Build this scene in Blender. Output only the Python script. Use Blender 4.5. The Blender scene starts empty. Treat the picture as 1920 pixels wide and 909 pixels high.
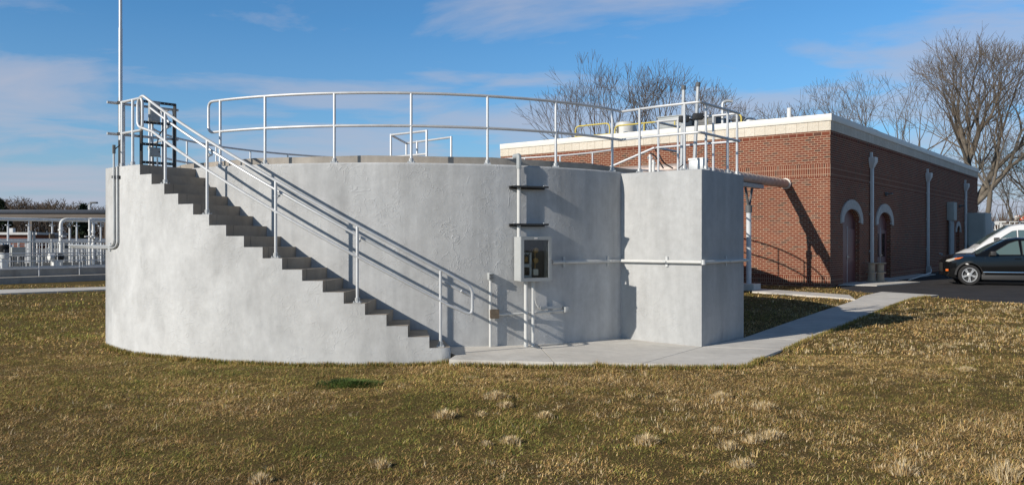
import bpy, bmesh, math, random
import numpy as np
from mathutils import Vector, Matrix

# ------------------------------------------------------------------ camera, light, exposure
R = math.radians
sc = bpy.context.scene
col = sc.collection
F, U0, V0, H = 1550.0, 960.0, 450.0, 1.67          # focal length in photo pixels, principal column, horizon row, eye height
cam = bpy.data.cameras.new('camera'); camo = bpy.data.objects.new('camera', cam); col.objects.link(camo)
cam.sensor_width = 36; cam.lens = F / 1920 * 36; cam.shift_y = -4.5 / 1920
cam.clip_start = 0.1; cam.clip_end = 3000
camo.location = (0, 0, H); camo.rotation_euler = (R(90), 0, 0)
sc.camera = camo
SUN_EL, SUN_AZ = 24.0, 232.0                          # azimuth clockwise from +Y
sv = Vector((math.sin(R(SUN_AZ)) * math.cos(R(SUN_EL)), math.cos(R(SUN_AZ)) * math.cos(R(SUN_EL)), math.sin(R(SUN_EL))))
sun = bpy.data.lights.new('sun', 'SUN'); suno = bpy.data.objects.new('sun', sun); col.objects.link(suno)
sun.energy = 4.5; sun.angle = R(0.5); sun.color = (1.0, 0.915, 0.80)
suno.rotation_euler = sv.to_track_quat('Z', 'Y').to_euler()
sc.view_settings.view_transform = 'Standard'; sc.view_settings.look = 'None'
sc.view_settings.exposure = 0.0; sc.view_settings.gamma = 1; sc.view_settings.use_curve_mapping = False

w = bpy.data.worlds.new('World'); sc.world = w; w.use_nodes = True
def N(nt, t, **kw):
    n = nt.nodes.new(t)
    for k, v in kw.items():
        if k in n.inputs: n.inputs[k].default_value = v
        else: setattr(n, k, v)
    return n
def L(nt, a, b): nt.links.new(a, b)
def mth(nt, op, a, b=None, c=None, clamp=False):
    n = nt.nodes.new('ShaderNodeMath'); n.operation = op; n.use_clamp = clamp
    for i, x in enumerate((a, b, c)):
        if x is None: continue
        if isinstance(x, (int, float)): n.inputs[i].default_value = x
        else: nt.links.new(x, n.inputs[i])
    return n.outputs[0]
def ramp(nt, fac, stops, interp='LINEAR'):
    n = nt.nodes.new('ShaderNodeValToRGB'); n.color_ramp.interpolation = interp
    e = n.color_ramp.elements
    while len(e) < len(stops): e.new(0.5)
    for i, (p, c) in enumerate(stops):
        e[i].position = p
        e[i].color = (c, c, c, 1) if isinstance(c, (int, float)) else (*c, 1)
    nt.links.new(fac, n.inputs[0]); return n.outputs[0]
def mixc(nt, fac, a, b, mode='MIX'):
    n = nt.nodes.new('ShaderNodeMix'); n.data_type = 'RGBA'; n.blend_type = mode
    for i, x in ((0, fac), (6, a), (7, b)):
        if isinstance(x, (int, float)): n.inputs[i].default_value = x if i == 0 else (x, x, x, 1)
        elif isinstance(x, tuple): n.inputs[i].default_value = (*x, 1)
        else: nt.links.new(x, n.inputs[i])
    return n.outputs[2]

nt = w.node_tree; nt.nodes.clear()
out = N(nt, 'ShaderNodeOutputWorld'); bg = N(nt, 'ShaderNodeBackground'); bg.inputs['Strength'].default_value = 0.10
sky = N(nt, 'ShaderNodeTexSky', sky_type='NISHITA', sun_disc=False, sun_elevation=R(SUN_EL), sun_rotation=R(SUN_AZ))
sky.air_density = 1.0; sky.dust_density = 0.35; sky.ozone_density = 2.6
tc = N(nt, 'ShaderNodeTexCoord'); sep = N(nt, 'ShaderNodeSeparateXYZ'); L(nt, tc.outputs['Generated'], sep.inputs[0])
zz = mth(nt, 'ADD', mth(nt, 'MAXIMUM', sep.outputs[2], 0.0), 0.09)
cx = mth(nt, 'DIVIDE', sep.outputs[0], zz); cy = mth(nt, 'DIVIDE', sep.outputs[1], zz)
comb = N(nt, 'ShaderNodeCombineXYZ'); L(nt, mth(nt, 'MULTIPLY', cx, 0.75), comb.inputs[0]); L(nt, cy, comb.inputs[1])
n1 = N(nt, 'ShaderNodeTexNoise', Scale=1.1, Detail=8.0, Roughness=0.58, Distortion=0.35); L(nt, comb.outputs[0], n1.inputs['Vector'])
n2 = N(nt, 'ShaderNodeTexNoise', Scale=0.34, Detail=3.0, Roughness=0.5); L(nt, comb.outputs[0], n2.inputs['Vector'])
cover = ramp(nt, sep.outputs[2], [(0.0, 0.16), (0.10, 0.145), (0.165, 0.105), (0.205, 0.035), (0.25, 0.06), (0.6, 0.03)])
dens = mth(nt, 'ADD', mth(nt, 'ADD', mth(nt, 'MULTIPLY', n1.outputs[0], 0.62), mth(nt, 'MULTIPLY', n2.outputs[0], 0.5)), cover)
cl = ramp(nt, dens, [(0.62, 0.0), (0.69, 0.5), (0.80, 0.80)])
hz = ramp(nt, sep.outputs[2], [(0.0, 0.85), (0.05, 0.55), (0.12, 0.18), (0.25, 0.0)])
skyt = mixc(nt, 1.0, sky.outputs[0], (0.56, 1.02, 1.34), 'MULTIPLY')
sky1 = mixc(nt, hz, skyt, (3.6, 4.2, 5.6))
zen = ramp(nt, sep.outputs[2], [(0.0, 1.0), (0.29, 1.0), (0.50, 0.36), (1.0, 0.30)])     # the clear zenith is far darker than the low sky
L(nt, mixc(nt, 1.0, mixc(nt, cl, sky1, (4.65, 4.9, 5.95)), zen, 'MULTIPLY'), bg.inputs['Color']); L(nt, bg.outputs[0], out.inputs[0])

random.seed(7); rng = np.random.default_rng(11)

# ------------------------------------------------------------------ helpers
def px(u, v, Y): return Vector(((u - U0) / F * Y, Y, H - (v - V0) / F * Y))      # a photo pixel at a given depth
def pg(u, v, z=0.0):
    Y = (H - z) * F / (v - V0); return Vector(((u - U0) / F * Y, Y, z))
def tag(o, label=None, cat=None, group=None, kind=None):
    if label: o['label'] = label
    if cat: o['category'] = cat
    if group: o['group'] = group
    if kind: o['kind'] = kind
    return o
def thing(name, label, cat, loc=(0, 0, 0), rotz=0.0, group=None):
    o = bpy.data.objects.new(name, None); col.objects.link(o)
    o.empty_display_size = 0.2; o.location = loc; o.rotation_euler = (0, 0, rotz)
    return tag(o, label, cat, group)
def copy_tree(o, parent=None):
    c = o.copy(); col.objects.link(c)
    if parent: c.parent = parent
    for ch in list(o.children): copy_tree(ch, c)
    return c
def fillet(pts, r, n=5):
    pts = [Vector(p) for p in pts]; o = [pts[0]]
    for i in range(1, len(pts) - 1):
        p, a, b = pts[i], pts[i - 1], pts[i + 1]
        da, db = (a - p), (b - p); rr = min(r, da.length * .49, db.length * .49)
        s, e = p + da.normalized() * rr, p + db.normalized() * rr
        for k in range(n + 1):
            t = k / n; o.append(s * (1 - t) ** 2 + p * 2 * t * (1 - t) + e * t * t)
    o.append(pts[-1]); return o
class MB:
    def __init__(s): s.v = []; s.f = []; s.sm = []
    def add(s, vs, fs, smooth=False):
        b = len(s.v); s.v += [tuple(x) for x in vs]
        for f in fs: s.f.append([b + i for i in f]); s.sm.append(smooth)
        return s
    def box(s, a, b, M=None, bev=0.0):
        x0, y0, z0 = a; x1, y1, z1 = b
        if bev > 0:
            q = bev; vs = []; fs = []
            bm = bmesh.new(); bmesh.ops.create_cube(bm, size=1)
            bmesh.ops.scale(bm, vec=(x1 - x0, y1 - y0, z1 - z0), verts=bm.verts)
            bmesh.ops.translate(bm, vec=((x0 + x1) / 2, (y0 + y1) / 2, (z0 + z1) / 2), verts=bm.verts)
            bmesh.ops.bevel(bm, geom=bm.edges[:], offset=q, segments=2, affect='EDGES', profile=.5)
            bm.verts.index_update(); vs = [v.co.copy() for v in bm.verts]; fs = [[v.index for v in f.verts] for f in bm.faces]; bm.free()
        else:
            vs = [Vector(p) for p in ((x0,y0,z0),(x1,y0,z0),(x1,y1,z0),(x0,y1,z0),(x0,y0,z1),(x1,y0,z1),(x1,y1,z1),(x0,y1,z1))]
            fs = [(0,3,2,1),(4,5,6,7),(0,1,5,4),(1,2,6,5),(2,3,7,6),(3,0,4,7)]
        if M is not None: vs = [M @ v for v in vs]
        return s.add(vs, fs)
    def tube(s, path, r, n=8, caps=True, radii=None):
        P = [Vector(p) for p in path]
        T = []
        for i in range(len(P)):
            a, b = P[max(i - 1, 0)], P[min(i + 1, len(P) - 1)]
            T.append((b - a).normalized())
        up = Vector((0, 0, 1)) if abs(T[0].z) < .9 else Vector((1, 0, 0))
        nx = T[0].cross(up).normalized(); vs = []; fs = []
        for i, p in enumerate(P):
            nx = (nx - T[i] * nx.dot(T[i])).normalized(); ny = T[i].cross(nx)
            rr = radii[i] if radii else r
            for k in range(n):
                a = 2 * math.pi * k / n; vs.append(p + nx * (math.cos(a) * rr) + ny * (math.sin(a) * rr))
        for i in range(len(P) - 1):
            for k in range(n):
                k2 = (k + 1) % n; fs.append((i * n + k, i * n + k2, (i + 1) * n + k2, (i + 1) * n + k))
        s.add(vs, fs, True)
        if caps:
            b = len(s.v) - len(vs)
            s.f.append([b + k for k in range(n)][::-1]); s.sm.append(False)
            s.f.append([b + (len(P) - 1) * n + k for k in range(n)]); s.sm.append(False)
        return s
    def lathe(s, prof, n=24, M=None, smooth=True, caps=True):
        vs = []; fs = []
        for (r, z) in prof:
            for k in range(n):
                a = 2 * math.pi * k / n; vs.append(Vector((r * math.cos(a), r * math.sin(a), z)))
        for i in range(len(prof) - 1):
            for k in range(n):
                k2 = (k + 1) % n; fs.append((i * n + k, i * n + k2, (i + 1) * n + k2, (i + 1) * n + k))
        if caps: fs.append([k for k in range(n)][::-1]); fs.append([(len(prof) - 1) * n + k for k in range(n)])
        if M is not None: vs = [M @ v for v in vs]
        return s.add(vs, fs, smooth)
    def prism(s, poly, z0, z1, ztop=None):
        n = len(poly)
        bot = [(p[0], p[1], z0 if not callable(z0) else z0(p[0], p[1])) for p in poly]
        top = [(p[0], p[1], z1 if not callable(z1) else z1(p[0], p[1])) for p in poly]
        fs = [list(range(n))[::-1], list(range(n, 2 * n))] + [(i, (i + 1) % n, n + (i + 1) % n, n + i) for i in range(n)]
        return s.add(bot + top, fs)
    def build(s, name, m, parent=None, sharp=35):
        me = bpy.data.meshes.new(name)
        me.from_pydata([tuple(v) for v in s.v], [], s.f)
        bm = bmesh.new(); bm.from_mesh(me); bmesh.ops.recalc_face_normals(bm, faces=bm.faces)
        bm.to_mesh(me); bm.free()
        me.polygons.foreach_set('use_smooth', np.array(s.sm[:len(me.polygons)] if len(s.sm) == len(me.polygons) else [False] * len(me.polygons), bool))
        try: me.set_sharp_from_angle(angle=R(sharp))
        except Exception: pass
        me.materials.append(m)
        nv = len(me.vertices); nl = len(me.loops)
        co = np.empty(nv * 3, np.float32); me.vertices.foreach_get('co', co); co = co.reshape(-1, 3)
        li = np.empty(nl, np.int32); me.loops.foreach_get('vertex_index', li)
        nrm = np.empty(len(me.polygons) * 3, np.float32); me.polygons.foreach_get('normal', nrm); nrm = np.abs(nrm.reshape(-1, 3))
        tot = np.empty(len(me.polygons), np.int32); me.polygons.foreach_get('loop_total', tot)
        ax = np.repeat(nrm.argmax(1), tot); c = co[li]
        uv = np.where((ax == 0)[:, None], c[:, [1, 2]], np.where((ax == 1)[:, None], c[:, [0, 2]], c[:, [0, 1]]))
        ul = me.uv_layers.new(name='UVMap'); ul.data.foreach_set('uv', uv.astype(np.float32).ravel())
        o = bpy.data.objects.new(name, me); col.objects.link(o)
        if parent: o.parent = parent
        return o

# ------------------------------------------------------------------ materials
def mat(name, base=(.5, .5, .5), rough=.6, metal=0.0, spec=.5, var=.0, vscale=3.0, bump=0.0, bscale=30.0, coat=0.0):
    m = bpy.data.materials.new(name); m.use_nodes = True; t = m.node_tree
    b = t.nodes['Principled BSDF']; b.inputs['Roughness'].default_value = rough; b.inputs['Metallic'].default_value = metal
    b.inputs['Base Color'].default_value = (*base, 1); b.inputs['Specular IOR Level'].default_value = spec
    b.inputs['Coat Weight'].default_value = coat
    tcx = N(t, 'ShaderNodeTexCoord')
    if var > 0:
        n = N(t, 'ShaderNodeTexNoise', Scale=vscale, Detail=6.0, Roughness=.6); L(t, tcx.outputs['Object'], n.inputs['Vector'])
        f = ramp(t, n.outputs[0], [(.3, 1 - var), (.7, 1 + var)])
        L(t, mixc(t, 1.0, base, f, 'MULTIPLY'), b.inputs['Base Color'])
        L(t, mth(t, 'ADD', mth(t, 'MULTIPLY', n.outputs[0], .2), rough - .1, clamp=True), b.inputs['Roughness'])
    if bump > 0:
        n = N(t, 'ShaderNodeTexNoise', Scale=bscale, Detail=4.0); L(t, tcx.outputs['Object'], n.inputs['Vector'])
        bp = N(t, 'ShaderNodeBump', Strength=bump, Distance=.01); L(t, n.outputs[0], bp.inputs['Height']); L(t, bp.outputs[0], b.inputs['Normal'])
    return m

def concrete(name, base, blotch=.16, streak=.12, ridges=1.0, warm=(1, 1, 1)):
    m = bpy.data.materials.new(name); m.use_nodes = True; t = m.node_tree; b = t.nodes['Principled BSDF']
    b.inputs['Roughness'].default_value = .85; b.inputs['Specular IOR Level'].default_value = .25
    o = N(t, 'ShaderNodeTexCoord').outputs['Object']
    def noise(scale, vec=None, detail=5.0, rough=.6, dist=0.0):
        n = N(t, 'ShaderNodeTexNoise', Scale=scale, Detail=detail, Roughness=rough, Distortion=dist); L(t, vec or o, n.inputs['Vector']); return n.outputs[0]
    mp = N(t, 'ShaderNodeMapping'); mp.inputs['Scale'].default_value = (2.2, 2.2, .16); L(t, o, mp.inputs['Vector'])
    mp2 = N(t, 'ShaderNodeMapping'); mp2.inputs['Scale'].default_value = (1, 1, .55); L(t, o, mp2.inputs['Vector'])
    big = noise(.75, mp2.outputs[0], 7, .62, .4); fine = noise(7, None, 8, .7); st = noise(1.5, mp.outputs[0], 6, .6)
    f1 = ramp(t, big, [(.28, 1 - blotch), (.5, 1.0), (.72, 1 + blotch * .6)])
    f2 = ramp(t, st, [(.3, 1 - streak), (.7, 1 + streak * .6)])
    mid_ = noise(2.6, mp2.outputs[0], 6, .65, .5)
    f3 = mth(t, 'MULTIPLY', ramp(t, fine, [(.3, .92), (.7, 1.07)]), ramp(t, mid_, [(.3, 1 - blotch * .4), (.7, 1.06)]))
    c = mixc(t, 1.0, mixc(t, 1.0, mixc(t, 1.0, base, f1, 'MULTIPLY'), f2, 'MULTIPLY'), f3, 'MULTIPLY')
    sp = noise(38, None, 2, .5); spm = mth(t, 'MULTIPLY', ramp(t, sp, [(.70, 0.0), (.76, 1.0)]), .35)
    c = mixc(t, spm, c, tuple(x * .45 for x in base))
    sm_ = noise(2.1, mp2.outputs[0], 6, .7, .6); c = mixc(t, mth(t, 'MULTIPLY', ramp(t, sm_, [(.66, 0.0), (.74, 1.0)]), .45), c, tuple(x * .5 for x in base))
    tint = noise(.5, None, 4); c = mixc(t, mth(t, 'MULTIPLY', ramp(t, tint, [(.45, 0.0), (.7, 1.0)]), .35), c, mixc(t, 1.0, c, warm, 'MULTIPLY'))
    L(t, c, b.inputs['Base Color'])
    # trowelled skim coat: thin curling ridges
    def ridge(scale, width, dist, msk_scale, lo, hi):
        n = noise(scale, None, 2.5, .45, dist)
        d = mth(t, 'ABSOLUTE', mth(t, 'SUBTRACT', n, .5))
        return mth(t, 'MULTIPLY', ramp(t, d, [(0.0, 1.0), (width, 0.0)], 'EASE'), ramp(t, noise(msk_scale, None, 3), [(lo, 0.0), (hi, 1.0)]))
    h = mth(t, 'ADD', mth(t, 'MULTIPLY', ridge(4.2, .030, 1.3, 1.5, .50, .62), ridges), mth(t, 'MULTIPLY', ridge(9.0, .04, 1.0, 2.2, .48, .62), ridges * .8))
    h = mth(t, 'ADD', h, mth(t, 'MULTIPLY', noise(16, None, 5), .55))
    h = mth(t, 'ADD', h, mth(t, 'MULTIPLY', noise(3.0, None, 3), 1.3))
    bp = N(t, 'ShaderNodeBump', Strength=.40, Distance=.010); L(t, h, bp.inputs['Height']); L(t, bp.outputs[0], b.inputs['Normal'])
    return m

def brick(name, soldier=False, header=False):
    m = bpy.data.materials.new(name); m.use_nodes = True; t = m.node_tree; b = t.nodes['Principled BSDF']
    b.inputs['Roughness'].default_value = .88; b.inputs['Specular IOR Level'].default_value = .2
    uv = N(t, 'ShaderNodeTexCoord').outputs['UV']; vec = uv
    if soldier:
        s_ = N(t, 'ShaderNodeSeparateXYZ'); L(t, uv, s_.inputs[0]); c_ = N(t, 'ShaderNodeCombineXYZ')
        L(t, s_.outputs[1], c_.inputs[0]); L(t, s_.outputs[0], c_.inputs[1]); vec = c_.outputs[0]
    bw, rh = (.225, .0812) if not header else (.30, .155)
    n = N(t, 'ShaderNodeTexBrick'); n.offset = .5 if not soldier else 0.0; n.squash = 1.0
    for k, v in {'Scale': 1.0, 'Mortar Size': .0105, 'Mortar Smooth': .15, 'Bias': 0.0, 'Brick Width': bw, 'Row Height': rh}.items(): n.inputs[k].default_value = v
    n.inputs['Color1'].default_value = (0, 0, 0, 1); n.inputs['Color2'].default_value = (1, 1, 1, 1); n.inputs['Mortar'].default_value = (.5, .5, .5, 1)
    L(t, vec, n.inputs['Vector'])
    cr = ramp(t, n.outputs['Color'], [(0, (.085, .050, .038)), (.08, (.12, .056, .040)), (.2, (.165, .048, .030)), (.5, (.178, .051, .028)), (.85, (.20, .063, .035)), (.95, (.18, .078, .050)), (1, (.15, .095, .07))])
    ns = N(t, 'ShaderNodeTexNoise', Scale=26.0, Detail=4.0); L(t, uv, ns.inputs['Vector'])
    nb = N(t, 'ShaderNodeTexNoise', Scale=.45, Detail=4.0); L(t, uv, nb.inputs['Vector'])
    cr = mixc(t, 1.0, cr, ramp(t, ns.outputs[0], [(.3, .82), (.7, 1.16)]), 'MULTIPLY')
    c = mixc(t, n.outputs['Fac'], cr, (.42, .285, .20))
    c = mixc(t, 1.0, c, ramp(t, nb.outputs[0], [(.3, .88), (.7, 1.08)]), 'MULTIPLY')
    L(t, c, b.inputs['Base Color'])
    bp = N(t, 'ShaderNodeBump', Strength=.6, Distance=.006); bp.invert = True; L(t, n.outputs['Fac'], bp.inputs['Height']); L(t, bp.outputs[0], b.inputs['Normal'])
    return m

def stone_mat(name):
    m = bpy.data.materials.new(name); m.use_nodes = True; t = m.node_tree; b = t.nodes['Principled BSDF']; b.inputs['Roughness'].default_value = .9
    uv = N(t, 'ShaderNodeTexCoord').outputs['UV']
    n = N(t, 'ShaderNodeTexBrick'); n.offset = 0.0
    for k, v in {'Scale': 1.0, 'Mortar Size': .008, 'Mortar Smooth': .3, 'Brick Width': .40, 'Row Height': 3.0}.items(): n.inputs[k].default_value = v
    n.inputs['Color1'].default_value = (.66, .60, .50, 1); n.inputs['Color2'].default_value = (.74, .68, .58, 1); n.inputs['Mortar'].default_value = (.38, .33, .26, 1)
    L(t, uv, n.inputs['Vector']); L(t, n.outputs[0], b.inputs['Base Color'])
    v = N(t, 'ShaderNodeTexNoise', Scale=9.0, Detail=6.0, Roughness=.7); L(t, uv, v.inputs['Vector'])
    bp = N(t, 'ShaderNodeBump', Strength=1.0, Distance=.05); L(t, v.outputs[0], bp.inputs['Height']); L(t, bp.outputs[0], b.inputs['Normal'])
    return m

M = {}
M['coat'] = concrete('skim_coat', (.515, .53, .54), .22, .18, warm=(1.0, .97, .92))
M['skirt'] = concrete('skim_coat_stair_wall', (.545, .557, .562), .30, .05, .8, warm=(1.0, .97, .93))
M['coatb'] = concrete('skim_coat_chamber', (.448, .46, .466), warm=(1.0, .97, .92))
M['stair'] = concrete('bare_stair_concrete', (.36, .32, .272), .2, .12, .0, (1, .92, .8))
M['curb'] = concrete('old_curb_concrete', (.36, .335, .30), .2, .2, .1, (1, .9, .78))
M['slab'] = concrete('walkway_concrete', (.69, .665, .615), .16, .05, .0, (1, .95, .88))
M['basin'] = concrete('basin_concrete', (.42, .40, .36), .15, .15, .0, (1, .93, .85))
M['alu'] = mat('mill_aluminium', (.62, .64, .66), .45, .35, .5, .07, 5.0)
M['galv'] = mat('galvanised_pipe', (.52, .54, .55), .5, .45, .5, .10, 6.0)
M['white'] = mat('white_painted_steel', (.74, .75, .74), .5, 0, .4, .06, 4.0)
M['bluewhite'] = mat('weathered_white_pipe', (.60, .63, .66), .5, 0, .4, .1, 4.0)
M['pvc'] = mat('grey_pvc', (.60, .61, .60), .5, 0, .4, .06, 4.0)
M['cab'] = mat('cabinet_paint', (.42, .44, .445), .5, 0, .45, .05, 6.0)
M['cabshade'] = mat('cabinet_paint_shaded', (.30, .325, .34), .5, 0, .4, .05, 6.0)  # cabinet paint again, with the front's grazing-sun shade put into the colour
M['grey'] = mat('grey_paint', (.36, .39, .40), .5, 0, .45, .07, 5.0)
M['dgrey'] = mat('dark_grey_paint', (.12, .125, .13), .55, 0, .4, .1, 5.0)
M['black'] = mat('black_strut', (.045, .047, .05), .5, .3, .5, .2, 6.0)
M['rubber'] = mat('black_cable', (.03, .03, .033), .6)
M['jbox'] = mat('rusty_brown_box', (.16, .125, .09), .6, .2, .4, .2, 20.0)
M['copper'] = mat('brass_fittings', (.42, .27, .11), .5, .3, .5, .2, 20.0)
M['brick'] = brick('red_brick'); M['soldier'] = brick('soldier_brick', True); M['headerb'] = brick('red_brick_cap', False, True)
M['stone'] = stone_mat('split_face_stone')
M['coping'] = mat('cream_metal_coping', (.80, .775, .71), .45, 0, .4, .05, 2.0)
M['arch'] = mat('cast_stone_arch', (.50, .49, .47), .85, 0, .3, .15, 8.0, .3, 40)
M['door'] = mat('maroon_door', (.17, .075, .075), .45, 0, .4, .1, 3.0)
M['spout'] = mat('white_downspout', (.66, .66, .65), .5, 0, .4, .08, 3.0)
M['roof'] = mat('roof_membrane', (.35, .34, .32), .9, 0, .2, .15, 1.0)
M['yellow'] = mat('safety_yellow', (.62, .50, .12), .5, 0, .4, .1, 6.0)
M['jacket'] = mat('pipe_jacket', (.48, .40, .36), .55, .3, .4, .16, 6.0)
M['spool'] = mat('beige_cast_iron', (.40, .33, .25), .7, 0, .3, .15, 6.0)
M['asphalt'] = mat('asphalt', (.050, .048, .050), .9, 0, .25, .25, 1.2, .5, 140)
M['glass'] = mat('dark_glass', (.02, .024, .028), .05, 0, .6)
M['cglass'] = mat('car_glass', (.10, .15, .15), .04, 0, .9)
M['blackcar'] = mat('black_car_paint', (.006, .0065, .007), .12, .0, .42, 0, coat=.15)
M['whitecar'] = mat('white_van_paint', (.78, .79, .80), .3, 0, .5, 0, coat=.5)
M['tyre'] = mat('tyre_rubber', (.03, .03, .031), .8, 0, .3, .1, 10.0)
M['rim'] = mat('alloy_rim', (.48, .49, .50), .45, .35, .5)
M['chrome'] = mat('chrome_trim', (.75, .76, .78), .15, 1.0)
M['lamp'] = mat('clear_lamp_lens', (.62, .60, .55), .1, .3, .8)
M['amber'] = mat('amber_lens', (.75, .16, .02), .15, 0, .6)
M['plast'] = mat('black_plastic', (.035, .035, .036), .6)
M['bark'] = mat('grey_bark', (.17, .148, .12), .9, 0, .2, .25, 2.0)
M['twig'] = mat('twig_bark', (.165, .135, .105), .9, 0, .2, .2, 1.0)
M['bark2'] = mat('dark_bark', (.125, .102, .082), .9, 0, .2, .25, 2.0)
M['twig2'] = mat('dark_twig', (.135, .105, .082), .9, 0, .2, .2, 1.0)
M['ever'] = mat('evergreen', (.022, .035, .018), .9, 0, .2, .3, 2.0)
M['woods'] = mat('brown_brush', (.105, .072, .05), .95, 0, .15, .35, .08)
M['redbrickfar'] = mat('far_brick', (.22, .085, .055), .9, 0, .2, .15, .5)
M['fascia'] = mat('brown_fascia', (.16, .135, .115), .7, 0, .3, .15, .4)
M['metalroof'] = mat('blue_grey_roof', (.06, .07, .09), .45, .2, .5, .1, .4)
M['signred'] = mat('orange_red_sign', (.62, .13, .06), .5); M['signwhite'] = mat('white_sign', (.80, .76, .72), .5)
M['wallpaint'] = mat('beige_cabinet_paint', (.42, .43, .40), .6, 0, .3, .06, 2.0)
M['gauge'] = mat('gauge_face', (.80, .78, .70), .4); M['panel'] = mat('inner_panel', (.55, .60, .64), .5)

# lawn soil and grass
def lawn_mat():
    m = bpy.data.materials.new('winter_lawn'); m.use_nodes = True; t = m.node_tree; b = t.nodes['Principled BSDF']
    b.inputs['Roughness'].default_value = .95; b.inputs['Specular IOR Level'].default_value = .1
    o = N(t, 'ShaderNodeTexCoord').outputs['Object']
    def noise(s, d=6.0, r=.65): n = N(t, 'ShaderNodeTexNoise', Scale=s, Detail=d, Roughness=r); L(t, o, n.inputs['Vector']); return n.outputs[0]
    c = ramp(t, noise(9), [(.25, (.075, .052, .024)), (.45, (.19, .130, .052)), (.6, (.15, .125, .036)), (.8, (.32, .22, .095))])
    c = mixc(t, 1.0, c, ramp(t, noise(.35, 5), [(.3, .8), (.7, 1.2)]), 'MULTIPLY')
    c = mixc(t, 1.0, c, ramp(t, noise(70, 3), [(.32, .45), (.5, 1.0), (.68, 1.6)]), 'MULTIPLY')
    L(t, c, b.inputs['Base Color'])
    bp = N(t, 'ShaderNodeBump', Strength=1.0, Distance=.05); L(t, noise(45), bp.inputs['Height']); L(t, bp.outputs[0], b.inputs['Normal'])
    return m
def blade_mat():
    m = bpy.data.materials.new('grass_blade'); m.use_nodes = True; t = m.node_tree; b = t.nodes['Principled BSDF']
    b.inputs['Roughness'].default_value = .75; b.inputs['Specular IOR Level'].default_value = .2
    a = N(t, 'ShaderNodeAttribute', attribute_name='blade_colour'); L(t, a.outputs['Color'], b.inputs['Base Color'])
    return m
M['lawn'] = lawn_mat(); M['blade'] = blade_mat()

# ------------------------------------------------------------------ layout frames
D1 = Vector((.6216, .7833, 0)); D2 = Vector((-.7833, .6216, 0)); PHI = math.atan2(.7833, .6216)
TC = Vector((-2.088, 17.888, 0)); RO, RR, RW = 6.357, 5.29, 5.39        # round tank: centre, stair outer radius, rail radius, wall radius
TH1, DTH, HR, NST = .1934, -.0469, .157, 18
ZT = 2.842; ZRAIL = 3.91
def tp(a, r, z): return Vector((TC.x + r * math.sin(a), TC.y - r * math.cos(a), z))
def tang_u(u, r):                                                         # angle on the near side of the tank seen in photo column u
    k = (u - U0) / F; dx, dy = TC.x, TC.y
    A = 1 + k * k; B = -2 * (k * dx + dy); C = dx * dx + dy * dy - r * r
    disc = B * B - 4 * A * C; Y = (-B - math.sqrt(max(disc, 0))) / (2 * A)
    return math.asin(max(-1, min(1, (k * Y - dx) / r)))
def smooth(x, a, b):
    t = min(1, max(0, (x - a) / (b - a))); return t * t * (3 - 2 * t)
def zslab(x, y): return (.012 - .022 * min(x, 3.2)) * (1 - smooth(y, 13, 22)) + .012
BA = Vector((3.054, 13.30, 0))                                            # near corner of the square chamber
BB = BA + D1 * 1.69

# ------------------------------------------------------------------ ground sheet
def vnoise(x, y, s, seed):
    g = np.random.default_rng(seed).random((97, 97)); X = (x * s) % 96; Y = (y * s) % 96
    i = X.astype(int); j = Y.astype(int); fx = X - i; fy = Y - j; fx = fx * fx * (3 - 2 * fx); fy = fy * fy * (3 - 2 * fy)
    i2 = (i + 1) % 97; j2 = (j + 1) % 97
    return (g[i, j] * (1 - fx) + g[i2, j] * fx) * (1 - fy) + (g[i, j2] * (1 - fx) + g[i2, j2] * fx) * fy
def nsm(x, a, b): t = np.clip((x - a) / (b - a), 0, 1); return t * t * (3 - 2 * t)
def zlawn(x, y):
    x = np.asarray(x, float); y = np.asarray(y, float)
    base = -.062 * (1 - nsm(y, 14, 23)) - .030 * (1 - nsm(y, 12.3, 13.4)) * (1 - nsm(x, -1.6, -.6)) - .03 * nsm(y, 14, 23)
    base = base - .015 * np.clip(x, 0, 3) * (1 - nsm(y, 13, 20)) * .5
    amp = (1 - nsm(y, 26, 34))
    return base + amp * (.035 * (vnoise(x, y, .55, 3) - .5) + .018 * (vnoise(x, y, 1.7, 4) - .5) + .022 * (vnoise(x, y, 5.2, 5) - .5))
xs = np.concatenate([np.linspace(-900, -60, 14), np.linspace(-50, -14, 19), np.linspace(-12, 16, 113), np.linspace(18, 50, 17), np.linspace(60, 900, 14)])
ys = np.concatenate([np.linspace(-60, 2, 8), np.linspace(3, 27, 97), np.linspace(29, 60, 16), np.linspace(70, 1500, 24)])
gx, gy = np.meshgrid(xs, ys, indexing='ij'); gz = zlawn(gx, gy)
mb = MB(); nx_, ny_ = len(xs), len(ys)
mb.v = list(zip(gx.ravel().tolist(), gy.ravel().tolist(), gz.ravel().tolist()))
mb.f = [(i * ny_ + j, (i + 1) * ny_ + j, (i + 1) * ny_ + j + 1, i * ny_ + j + 1) for i in range(nx_ - 1) for j in range(ny_ - 1)]
mb.sm = [True] * len(mb.f)
g = mb.build('ground', M['lawn']); tag(g, 'winter lawn of brown and olive grass around the round tank', 'lawn', kind='structure')

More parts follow.
